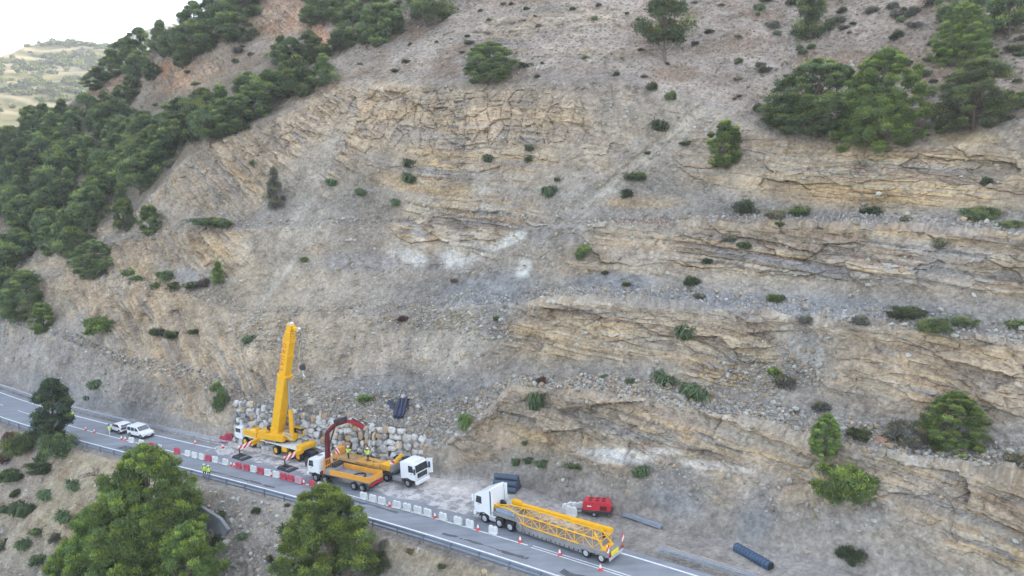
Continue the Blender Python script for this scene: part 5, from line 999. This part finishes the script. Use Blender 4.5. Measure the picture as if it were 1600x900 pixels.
# ------------------------------------------------------------------ compressor trailer, pipes, rolls, beams
A_ = onroad(908, 812); B_ = onroad(952, 812); hd = math.atan2(B_[1] - A_[1], B_[0] - A_[0]); frk = frame(onroad(934, 806) + np.array([0, .4, 0.02]), hd - .15) @ Matrix.Scale(.84, 4)
cp = empty('air_compressor', frk, 'red towable air compressor on a dark two wheel chassis beside the white barriers', 'compressor')
MB().prism([(-1.75, .75), (-1.8, 1.65), (-1.5, 1.98), (1.5, 1.98), (1.85, 1.5), (1.85, .75)], -.85, .85).build('hood', RED, cp, .1, seg=2)
MB().box((0, 0, .62), (3.9, 1.75, .3)).bar((-1.9, 0, .55), (-3.0, 0, .5), .12).bar((-2.9, 0, .5), (-2.9, 0, .05), .08).build('chassis', DRK, cp, .05)
[MB().box((x, y, 2.0), (.5, .35, .04)).build('vent', DRED, cp) for x in (-.8, .1, .9) for y in (-.35, .35)]; MB().box((-.9, -.86, 1.4), (.55, .02, .14)).build('badge', WHT, cp); MB().box((.9, -.86, 1.2), (.9, .02, .6)).build('side_panel', DRED, cp)
for y in (-.85, .85): wheel(cp, -.3, y, W_car, .33)
for s_ in (-1, 1): MB().box((1.98, s_ * .7, .7), (.05, .25, .12)).build('rear_light', RLM, cp)
bigp = empty('drain_pipe', None, 'fat ribbed blue grey pipe lying at the slope foot near the bottom right', 'pipe'); a_ = site(1150, 860); b_ = site(1205, 889); a_[2] += .25; b_[2] += .25
b = MB(); a_ = Vector(a_); b_ = Vector(b_); b.cyl(a_, b_, .44, n=20)
for k in range(12): q0 = a_.lerp(b_, k / 11 * .98 + .005); b.cyl(q0, q0.lerp(b_, .012 if k < 11 else .3), .49, n=20)
b.build('ribbed_shell', BLPL, bigp); MB().cyl(b_, b_ + (b_ - a_).normalized() * .03, .36, n=20).build('pipe_mouth', BLK, bigp)
def rolls(base_px, n_rows, L_, r, label, hdg):
    p = Vector(onroad(*base_px)); d_ = Vector((math.cos(hdg), math.sin(hdg), SX * math.cos(hdg))); nn = Vector((-math.sin(hdg), math.cos(hdg), 0)); k = 0
    for row, cnt in enumerate(n_rows):
        for i in range(cnt):
            c = p + nn * ((i + row * .5) * 2 * r) + Vector((0, 0, r + row * r * 1.75)); lab = label % (['bottom', 'middle', 'top'][row], ['nearest the road', 'in the middle', 'against the slope'][i])
            o = empty('mesh_roll', None, lab, 'mesh roll', 'stacked dark mesh rolls'); b = MB(); b.cyl(c - d_ * L_ / 2, c + d_ * L_ / 2, r * .93, n=16)
            for q in range(12): s_ = c - d_ * L_ / 2 + d_ * L_ * (q + .3) / 12; b.cyl(s_, s_ + d_ * L_ * .035, r, n=16)
            b.build('roll', COIL, o); MB().cyl(c + d_ * L_ / 2, c + d_ * (L_ / 2 + .01), r * .3, n=10).build('core', BLK, o)
rolls((788, 769), (3, 2, 1), 3.0, .36, 'dark blue grey mesh roll behind the white cab, %s layer, %s', R(-20))
sb = empty('steel_beam_bundle', frame(onroad(1004, 816) + np.array([0, 0, .05]), math.atan2(*(onroad(1031, 825) - onroad(977, 806))[[1, 0]])), 'bundle of galvanised guardrail beams lying right of the red compressor', 'steel beams')
for i, (y, z) in enumerate(((-.22, .1), (.05, .1), (.3, .1), (-.08, .24), (.18, .25))): MB().prism([(-2.4, z), (2.4, z), (2.4, z + .05), (-2.4, z + .05)], y - .13, y - .04).prism([(-2.4, z + .04), (2.4, z + .04), (2.4, z + .1), (-2.4, z + .1)], y - .05, y + .05).build('beam', GAL, sb)
for i, (p_, q_) in enumerate((((608, 632), (622, 652)), ((618, 656), (624, 628)), ((623, 656), (630, 628)), ((628, 655), (635, 627)))):
    a_ = Vector(site(*p_, 7)); b_ = Vector(site(*q_, 7)); a_.z += .35; b_.z += .35; pp = MB().cyl(a_, b_, .27, n=14).build('plastic_pipe', NVP); tag(pp, ['dark pipe leaning apart left of the pipe bundle on the rubble', 'first of three parallel dark pipes on the rubble behind the wall, left', 'middle one of three parallel dark pipes on the rubble behind the wall', 'last of three parallel dark pipes on the rubble, right'][i], 'pipe', 'dark pipes on the rubble')
st_ = empty('metal_stand', frame(onroad(748, 748), R(60)), 'small light metal stand lying on the dirt left of the mesh rolls', 'stand'); MB().bar((-.8, -.3, .06), (1.3, -.3, .2), .07).bar((-.8, .3, .06), (1.3, .3, .2), .07).bar((-.8, -.6, .06), (-.8, .6, .06), .09).bar((.5, -.3, .12), (.5, .3, .12), .05).build('bar', LGR, st_)
# ------------------------------------------------------------------ barriers and cones
def barrier_mesh(L_=1.06):
    b = MB(); b.prism([(-L_ / 2, .08), (-L_ / 2, .58), (-L_ / 2 + .08, .86), (-.12, .86), (-.08, .78), (.08, .78), (.12, .86), (L_ / 2 - .08, .86), (L_ / 2, .58), (L_ / 2, .08), (L_ / 2 - .1, 0), (.22, 0), (.2, .07), (-.2, .07), (-.22, 0), (-L_ / 2 + .1, 0)], -.12, .12)
    b.box((0, 0, .14), (L_ * .98, .44, .2), top=.6, topx=1); o = b.build('water_barrier', None, None, .02); me = o.data; bpy.data.objects.remove(o); return me
BM = {k: barrier_mesh() for k in 'wrp'}; BM['w'].materials.append(WHD); BM['r'].materials.append(REDP); BM['p'].materials.append(PNK)
bars = [(206, 687, 'w'), (221.6, 691, 'w'), (237.3, 695.2, 'r'), (250, 698.4, 'w'), (277, 704, 'r'), (294, 707.9, 'w'), (304.7, 710.6, 'w'), (315.7, 712.9, 'w'), (326, 715.2, 'r'), (336.9, 717.6, 'w'), (352.8, 721.3, 'w'), (373.5, 726.9, 'r'), (385.5, 729.8, 'r'), (396.6, 732.4, 'w'), (407.5, 734.9, 'r'), (418.9, 737.7, 'w'), (432, 740.8, 'w'), (443.2, 743.6, 'r'), (454.5, 746.4, 'r'), (467.3, 749.6, 'p'), (488.4, 755.2, 'r'), (502, 758.5, 'w'), (568.7, 774.3, 'w'), (583, 778.2, 'w'), (597, 782, 'w'), (620.5, 788), (636.5, 792), (653, 796.3), (668.5, 800.3), (692.5, 806.8), (716, 813), (734.6, 818), (771, 827.8)]
wn = rn = 0; total = len(bars)
nth = ['first', 'second', 'third', 'fourth', 'fifth', 'sixth', 'seventh', 'eighth', 'ninth', 'tenth', 'eleventh', 'twelfth', 'thirteenth', 'fourteenth', 'fifteenth', 'sixteenth', 'seventeenth', 'eighteenth', 'nineteenth', 'twentieth', 'twenty first', 'twenty second', 'twenty third', 'twenty fourth', 'twenty fifth']
cnt_ = {'w': 0, 'r': 0, 'p': 0}; rb = random.Random(2)
for b_ in bars:
    k = b_[2] if len(b_) > 2 else 'w'; p = onroad(b_[0], b_[1] + 4.6 + (b_[0] - 200) * .003); dx, dy = rdir(p[0]); h = math.atan2(dy, dx)
    o = bpy.data.objects.new('water_barrier', BM[k]); COL.objects.link(o); o.matrix_world = frame(p, h + rb.uniform(-.1, .1)); nm = {'w': 'white', 'r': 'red', 'p': 'bleached pink'}[k]
    lab = '%s %s plastic road barrier of the centre line row, counted from the parked cars' % (nth[cnt_[k]], nm) if k != 'p' else 'single bleached pink plastic road barrier between red ones and a cone'
    cnt_[k] += 1; tag(o, lab, 'barrier', 'plastic barriers along the centre line')
for (px, py, k, hd_, lab) in [(887, 800, 'w', .5, 'white barrier lying askew, left of the heap beside the compressor'), (893, 806, 'w', -.6, 'white barrier standing in front of the heap beside the compressor'), (903, 799, 'w', 0., 'white barrier behind, next to the red compressor drawbar'), (349, 692, 'r', -.5, 'red barrier standing alone in front of the crane cab'), (358, 688, 'r', -.2, 'red barrier against the crane cab, behind another red one')]:
    o = bpy.data.objects.new('water_barrier', BM[k]); COL.objects.link(o); o.matrix_world = frame(onroad(px, py), hd_) @ Matrix.Diagonal((1.25, 1.1, 1.25, 1)); tag(o, lab, 'barrier')
cb_ = MB().cyl((0, 0, .04), (0, 0, .74), .17, .03, n=14).box((0, 0, .02), (.42, .42, .04)).build('traffic_cone', CRED); cs_ = MB().cyl((0, 0, .26), (0, 0, .60), .128, .062, n=14).build('reflective_sleeve', WHT); cm_, cms_ = cb_.data, cs_.data; bpy.data.objects.remove(cb_); bpy.data.objects.remove(cs_)
cones = [(134, 672, 'first cone from the left on the centre line, left of the parked cars'), (147.5, 676, 'second cone from the left on the centre line'), (190, 687, 'cone just left of the first white barrier, of a pair the left one'), (196, 688, 'cone touching the first white barrier by the van'), (305.3, 693.5, 'lone cone on the far shoulder line beyond the barriers'), (348.5, 700, 'cone in front of the lone red barrier by the crane cab'), (361, 728, 'left cone of a pair in a gap of the barrier row by the front outrigger'), (366, 729.5, 'right cone of a pair in a gap of the barrier row by the front outrigger'), (424, 744, 'cone squeezed between two white barriers below the crane'), (475, 756.5, 'cone right of the bleached pink barrier'), (608.8, 791, 'cone between white barriers under the white lorry facing right'), (679.7, 809, 'cone in the middle gap of the right hand barrier row'), (747, 828, 'cone between the last two white barriers, below the tall white cab'), (813, 847, 'cone beside the low trailer, nearest the tractor wheels'), (874.7, 867.3, 'cone beside the middle of the low trailer'), (938.4, 891, 'cone behind the rear wheels of the low trailer')]
for px, py, lab in cones:
    o = empty('traffic_cone', frame(onroad(px, py), 0), 'red and white ' + lab if len(('red and white ' + lab).split()) <= 16 else lab, 'traffic cone', 'cones along the road works')
    for nm, me in (('cone_body', cm_), ('reflective_sleeve', cms_)): c_ = bpy.data.objects.new(nm, me); COL.objects.link(c_); c_.parent = o
# ------------------------------------------------------------------ guardrails
def guardrail(Xa, Xb, n_, label, zr=(.55, .75), low=False, m=GAL, step=4., dirt=None):
    s_ = []; X = Xa
    while X < Xb: s_.append(X); X += .5
    o = empty('guardrail', Matrix.Translation(Vector(off(Xa, n_))), label, 'guardrail'); O = Vector(off(Xa, n_))
    prof = [(-.02, -.155), (.05, -.10), (-.02, -.02), (-.02, .02), (.05, .10), (-.02, .155)]
    def beam(z, k=1., nm='beam', mm=m, pr=prof):
        V = []; Q = []
        for X in s_:
            c = Vector(off(X, n_, z)) - O; dx, dy = rdir(X)
            for (a, bz) in pr: V.append(c + Vector((-dy * a, dx * a, bz * k)) * 1.0)
        m_ = len(pr)
        for i in range(len(s_) - 1):
            for j in range(m_ - 1): Q.append((i * m_ + j, (i + 1) * m_ + j, (i + 1) * m_ + j + 1, i * m_ + j + 1))
        me = bpy.data.meshes.new(nm); me.from_pydata(V, [], Q); link(nm, me, mm, o)
    beam(.68); 
    if low: beam(.25, .6, 'lower_beam')
    if dirt: beam(.86, 1, 'top_rail', DIRT, [(-.06, 0), (-.06, .09), (.1, .09), (.1, 0)])
    pm_ = None; X = Xa + .3; k = 0
    while X < Xb and k < 95:
        c = Vector(off(X, n_ - .07 if n_ < 0 else n_ + .09)) - O
        if pm_ is None: q = MB().box((0, 0, .35), (.12, .1, 1.0)).build('post', m); pm_ = q.data; bpy.data.objects.remove(q)
        q = bpy.data.objects.new('post', pm_); COL.objects.link(q); q.parent = o; q.location = c; q.rotation_euler = (0, 0, math.atan2(rdir(X)[1], rdir(X)[0])); X += step * rdir(X)[0]; k += 1
    return o
guardrail(-185, 22, -4.75, 'long grey steel guardrail along the near edge of the road', low=True, m=mat('dull guardrail steel', (.20, .24, .30), .5, metal=.3, noise=.2), step=3.6)
guardrail(-185, -44.5, 5.0, 'pale steel guardrail along the slope side of the road, left of the red barrier', step=4, low=True)
guardrail(11.0, 40, 5.2, 'double steel guardrail with a brown top rail starting behind the low trailer', low=True, dirt=True)
# ------------------------------------------------------------------ sign, retaining wall, dead branches
p = onroad(137.5, 640); sg = empty('road_sign', Matrix.Translation(Vector(p)), 'round dark road sign seen from behind on a thin pole at the slope foot', 'road sign'); MB().cyl((0, 0, 0), (0, 0, 2.4), .05, n=8).build('pole', GAL, sg); MB().cyl((0, -.02, 2.1), (0, .02, 2.1), .42, n=24).build('disc', DRK, sg)
a_ = site(305, 790, 0, 4); b_ = site(362, 812, 0, 4); a_ = Vector(a_); b_ = Vector(b_); d_ = (b_ - a_); d_.z = 0; d_.normalize(); nn = Vector((d_.y, -d_.x, 0))
cw = MB(); h0 = 1.2; a0 = a_ - d_ * 1.0 ; L_ = (b_ - a_).length + 1.0
cw.add([a0 + Vector((0, 0, -3.5)), a0 + d_ * L_ * .98 + Vector((0, 0, -3.2)), a0 + d_ * L_ * 1.12 + Vector((0, 0, -1.2)), a0 + d_ * L_ * .95 + Vector((0, 0, -.2)), a0 + Vector((0, 0, 1.0))] + [q + nn * -.4 for q in (a0 + Vector((0, 0, -3.5)), a0 + d_ * L_ * .98 + Vector((0, 0, -3.2)), a0 + d_ * L_ * 1.12 + Vector((0, 0, -1.2)), a0 + d_ * L_ * .95 + Vector((0, 0, -.2)), a0 + Vector((0, 0, 1.0)))], [[0, 1, 2, 3, 4], [9, 8, 7, 6, 5]] + [[i, 5 + i, 5 + (i + 1) % 5, (i + 1) % 5] for i in range(5)])
for v_i in range(len(cw.v)): cw.v[v_i] = tuple(Vector(cw.v[v_i]) + nn * 1.3 + Vector((0, 0, .8)))
o = cw.build('concrete_wall', CONC); tag(o, 'grey concrete wing wall in the bank right of the big pines', 'retaining wall')
rb = random.Random(9); P_ = site(148, 742, 0, 4); b = MB()
for i in range(26):
    c = Vector(P_) + Vector((rb.uniform(-1.2, 1.8), rb.uniform(-1.2, 1.2), .2)); d_ = Vector((rb.uniform(-1, 1), rb.uniform(-1, .3), rb.uniform(-.3, .8))).normalized() * rb.uniform(.8, 2.2); b.cyl(c, c + d_, .07, .02, 6)
o = b.build('branch_pile', mat('dead wood', (.16, .12, .10), .9, noise=.3)); tag(o, 'heap of dead dark branches on the bank left of the big pines', 'branch pile')
# ------------------------------------------------------------------ boulder wall
bx = np.array([368, 400, 430, 500, 560, 620, 680, 708, 722]); by = np.array([690, 697, 703, 715, 725, 735, 737, 728, 716]); ty = np.array([630, 634, 640, 652, 664, 677, 688, 698, 708])
us = np.arange(0, 1.0001, 1 / 400.); pxs = 368 + us * (722 - 368); B3 = onroad(pxs, np.interp(pxs, bx, by)); s3 = np.concatenate([[0], np.cumsum(np.linalg.norm(np.diff(B3, axis=0), axis=1))]); dts = rays(pxs, np.interp(pxs, bx, ty)); m_ = math.tan(R(72)); dh = np.hypot(dts[:, 0], dts[:, 1]); rp = np.hypot(B3[:, 0], B3[:, 1]); tt = (B3[:, 2] - m_ * rp - CH) / (dts[:, 2] - m_ * dh); T3 = dts * tt[:, None]; T3[:, 2] += CH
rng = np.random.default_rng(12); V = []; Fc = []; Cc = []; b0 = 0; bmq = bmesh.new(); bmesh.ops.create_icosphere(bmq, subdivisions=2, radius=1); iv = np.array([q.co[:] for q in bmq.verts]); jf = np.array([[q.index for q in p.verts] for p in bmq.faces]); bmq.free()
def boulder(c, sx, sy, sz, rot, colr):
    global b0
    pn = rng.normal(size=(9, 3)); pn /= np.linalg.norm(pn, axis=1, keepdims=True); v = iv.copy()
    for q in pn: d_ = v @ q; k_ = rng.uniform(.5, .8); v = v - np.maximum(d_ - k_, 0)[:, None] * q
    v = np.sign(v) * np.abs(v) ** .72; v = v * np.array([sx, sy, sz]); ca, sa = math.cos(rot), math.sin(rot); v = v @ np.array([[ca, sa, 0], [-sa, ca, 0], [0, 0, 1]]) + c; V.append(v); Fc.append(jf + b0); b0 += len(v); Cc.append(np.tile(colr * rng.uniform(.8, 1.12), (len(v), 1)))
s = .3; pal_ = [C3(232, 230, 226), C3(224, 220, 216), C3(204, 200, 198), C3(220, 204, 182), C3(156, 152, 150), C3(180, 178, 178), C3(200, 174, 146)]
while s < s3[-1] - .3:
    u = np.interp(s, s3, us); w_ = rng.uniform(.7, 1.45); Pb = np.array([np.interp(u, us, B3[:, k]) for k in range(3)]); Pt = np.array([np.interp(u, us, T3[:, k]) for k in range(3)]); H_ = Pt[2] - Pb[2]; z = rng.uniform(-.3, 0.1)
    while z < H_:
        h_ = rng.uniform(.45, 1.2); t_ = (z + h_ / 2) / max(H_, .1); c = Pb + (Pt - Pb) * t_ + np.array([rng.uniform(-.25, .25), rng.uniform(-.1, .1) - .1, 0]); boulder(c, w_ * .58 * rng.uniform(.8, 1.15), .46, h_ * .58, -.55 + rng.uniform(-.25, .25), pal_[int(rng.uniform() ** 1.4 * 7)]); z += h_ * .96
        if rng.uniform() < .7: boulder(c + np.array([rng.uniform(-.6, .6), -.15, h_ * .5]), rng.uniform(.12, .25), .2, rng.uniform(.1, .22), 0, pal_[rng.integers(7)])
    s += w_ * .92
o = link('boulder_wall', mesh_np('boulder_wall', np.concatenate(V), np.concatenate(Fc), False, np.concatenate(Cc)), M_ground); tag(o, 'retaining wall of pale stacked boulders behind the crane and lorries', 'boulder wall')
# a few single boulders that stand out
for (px, py, s_, lab) in [(1063, 622, .75, 'big pale boulder at the foot of the widest tussock on the lowest bench'), (1377, 690, .55, 'reddish block on the rubble bench left of the round pine'), (1352, 434, .6, 'pale slab perched on the beds under the third bench'), (600, 488, .35, 'pinkish stone on the middle scree'), (487, 632, .9, 'large flat boulder on the rubble right of the crane boom'), (1264, 888 - 24, .35, 'pale stone low on the grey slope left of the dark bush'), (355, 850, .6, 'flat grey rock below the concrete wall'), (1225, 860, .35, 'small pale rock above the end of the fat pipe')]:
    V, Fc, Cc, b0 = [], [], [], 0; boulder(np.zeros(3), s_ * 1.3, s_ * .8, s_ * .7, rng.uniform(0, 3), C3(196, 150, 126) if 'reddish' in lab else C3(206, 196, 182)); o = link('boulder', mesh_np('boulder', V[0], Fc[0], False, Cc[0]), M_ground); o.location = site(px, py) + np.array([0, 0, s_ * .2]); tag(o, lab, 'boulder')
# ropes on the cliff
for i, (a_, b_) in enumerate((((497, 188), (440, 352)), ((517, 200), (462, 330)))):
    Pp = [Vector(site(a_[0] + (b_[0] - a_[0]) * t, a_[1] + (b_[1] - a_[1]) * t, 7)) + Vector((0, -.25, .1)) for t in np.linspace(0, 1, 14)]; o = MB().tube(Pp, .022, 5).build('safety_rope', DIRT); tag(o, ['pale rope hanging down the left part of the cliff, left one', 'pale rope hanging down the left part of the cliff, right one'][i], 'rope')
# ------------------------------------------------------------------ people
def person(frm, label, pose, top=HIV, legs=NAV, helmet=WHT, z=0.):
    """pose: dict of joint offsets"""
    J_ = {'pel': (0, 0, .95), 'chest': (0, 0, 1.3), 'neck': (.0, 0, 1.5), 'head': (.02, 0, 1.62), 'crown': (.02, 0, 1.74), 'hl': (0, .1, .92), 'kl': (.03, .12, .5), 'al': (0, .13, .09), 'tl': (.17, .14, .04), 'hr': (0, -.1, .92), 'kr': (.03, -.12, .5), 'ar': (0, -.13, .09), 'tr': (.17, -.14, .04), 'sl': (0, .2, 1.42), 'el': (.02, .3, 1.14), 'wl': (.1, .3, .9), 'fl': (.14, .28, .8), 'sr': (0, -.2, 1.42), 'er': (.02, -.3, 1.14), 'wr': (.1, -.3, .9), 'fr': (.14, -.28, .8)}
    J_.update(pose); ks = list(J_); E_ = [('pel', 'chest'), ('chest', 'neck'), ('neck', 'head'), ('head', 'crown'), ('pel', 'hl'), ('hl', 'kl'), ('kl', 'al'), ('al', 'tl'), ('pel', 'hr'), ('hr', 'kr'), ('kr', 'ar'), ('ar', 'tr'), ('chest', 'sl'), ('sl', 'el'), ('el', 'wl'), ('wl', 'fl'), ('chest', 'sr'), ('sr', 'er'), ('er', 'wr'), ('wr', 'fr')]
    Rr = {'pel': .14, 'chest': .16, 'neck': .065, 'head': .1, 'crown': .085, 'hl': .1, 'hr': .1, 'kl': .07, 'kr': .07, 'al': .05, 'ar': .05, 'tl': .045, 'tr': .045, 'sl': .075, 'sr': .075, 'el': .05, 'er': .05, 'wl': .035, 'wr': .035, 'fl': .035, 'fr': .035}
    me = bpy.data.meshes.new('body'); me.from_pydata([J_[k] for k in ks], [(ks.index(a), ks.index(b)) for a, b in E_], []); o = bpy.data.objects.new('tmp', me); COL.objects.link(o); md = o.modifiers.new('s', 'SKIN'); sv = me.skin_vertices[0].data
    for i, k in enumerate(ks): sv[i].radius = (Rr[k], Rr[k]); 
    sv[0].use_root = True; md2 = o.modifiers.new('u', 'SUBSURF'); md2.levels = 1; dg = bpy.context.evaluated_depsgraph_get(); bmz = bpy.data.meshes.new_from_object(o.evaluated_get(dg)); bpy.data.objects.remove(o)
    root = empty('person', frm @ Matrix.Translation((0, 0, z)), label, 'person'); body = link('body', bmz, legs, root); bmz.materials.append(SKN); hz_ = Vector(J_['head'])
    for p in bmz.polygons:
        c = p.center; 
        if (c - hz_).length < .17 and c.z > Vector(J_['neck']).z - .02 or min((c - Vector(J_[k])).length for k in ('fl', 'fr')) < .07: p.material_index = 1
    body.name = 'body'
    # jacket: shell over torso and arms
    tb = MB(); ch, pe = Vector(J_['chest']), Vector(J_['pel']); tb.cyl(pe + Vector((0, 0, -.05)), ch, .185, .2, 12).cyl(ch, Vector(J_['neck']) - Vector((0, 0, .03)), .2, .1, 12)
    for s_ in 'lr': tb.cyl(J_['s' + s_], J_['e' + s_], .085, .07, 10).cyl(J_['e' + s_], Vector(J_['e' + s_]).lerp(Vector(J_['w' + s_]), .85), .07, .055, 10)
    jk = tb.build('jacket', top, root, .0); MB().cyl(pe.lerp(ch, .45), pe.lerp(ch, .6), .2, .203, 12).build('reflective_band', LMP, jk)
    hm = MB().cyl(hz_ + Vector((0, 0, .03)), hz_ + Vector((0, 0, .13)), .135, .11, 14).cyl(hz_ + Vector((0, 0, .13)), hz_ + Vector((0, 0, .18)), .11, .05, 14).cyl(hz_ + Vector((.03, 0, .02)), hz_ + Vector((.03, 0, .04)), .16, .15, 14).build('helmet', helmet, root)
    return root
def stand(px, py, hdg, z=0): return frame(onroad(px, py, z), hdg)
person(stand(114, 655.5, R(-20)), 'worker in a bright yellow jacket and dark trousers walking alone on the road', {'kl': (.16, .12, .5), 'al': (.2, .13, .1), 'tl': (.37, .13, .08), 'ar': (-.22, -.13, .12), 'tr': (-.05, -.14, .05), 'el': (-.12, .3, 1.16), 'wl': (-.05, .3, .93), 'fl': (-.02, .28, .85)})
person(stand(172, 679.5, R(200)), 'worker in pale trousers and a yellow vest standing behind the white crossover', {'er': (.15, -.3, 1.2), 'wr': (.35, -.2, 1.2), 'fr': (.43, -.15, 1.2)}, legs=WCL, helmet=mat('dark cap', (.05, .05, .03), .8))
for (px, py, hd_, lab, ps) in [(337.5, 752, 1.9, 'worker in a yellow jacket leaning at the near guardrail, left of two', {'el': (.15, .28, 1.2), 'wl': (.35, .15, 1.15), 'fl': (.42, .1, 1.12)}), (344.5, 754, 2.1, 'worker in a yellow jacket leaning at the near guardrail, right of two', {'el': (.1, .3, 1.15), 'er': (.15, -.3, 1.2), 'wr': (.38, -.18, 1.05), 'fr': (.45, -.15, 1.0)})]:
    p = onroad(px, py); X = p[0]; o_ = off(X, -4.2); person(frame(o_, hd_), lab, ps)
for (px, py, hd_, lab, ps) in [(544.5, 717, .6, 'worker in a yellow vest on the flatbed timber, left one by the loader arm', {'er': (.2, -.28, 1.2), 'wr': (.4, -.2, 1.3), 'fr': (.48, -.18, 1.35)}), (575.5, 720, 2.6, 'worker in a yellow vest standing on the flatbed timber under the loader hook line', {'el': (.2, .26, 1.25), 'wl': (.4, .15, 1.45), 'fl': (.45, .12, 1.55)})]:
    person(stand(px, py, hd_, 1.78 if px > 560 else 1.5), lab, ps)
# ------------------------------------------------------------------ the air
bm = bmesh.new(); bmesh.ops.create_cube(bm, size=1); hm = bpy.data.meshes.new('haze'); bm.to_mesh(hm); bm.free()
hz = link('haze', hm); hz.scale = (5400, 3200, 480); hz.location = (0, 950, -76 + 240); tag(hz, kind='stuff')
m = bpy.data.materials.new('air'); m.use_nodes = True; n = m.node_tree.nodes; n.clear(); o = n.new('ShaderNodeOutputMaterial'); v = n.new('ShaderNodeVolumePrincipled')
v.inputs['Color'].default_value = (.86, .92, 1, 1); v.inputs['Density'].default_value = .00026; v.inputs['Anisotropy'].default_value = .2; m.node_tree.links.new(v.outputs[0], o.inputs['Volume']); hm.materials.append(m)
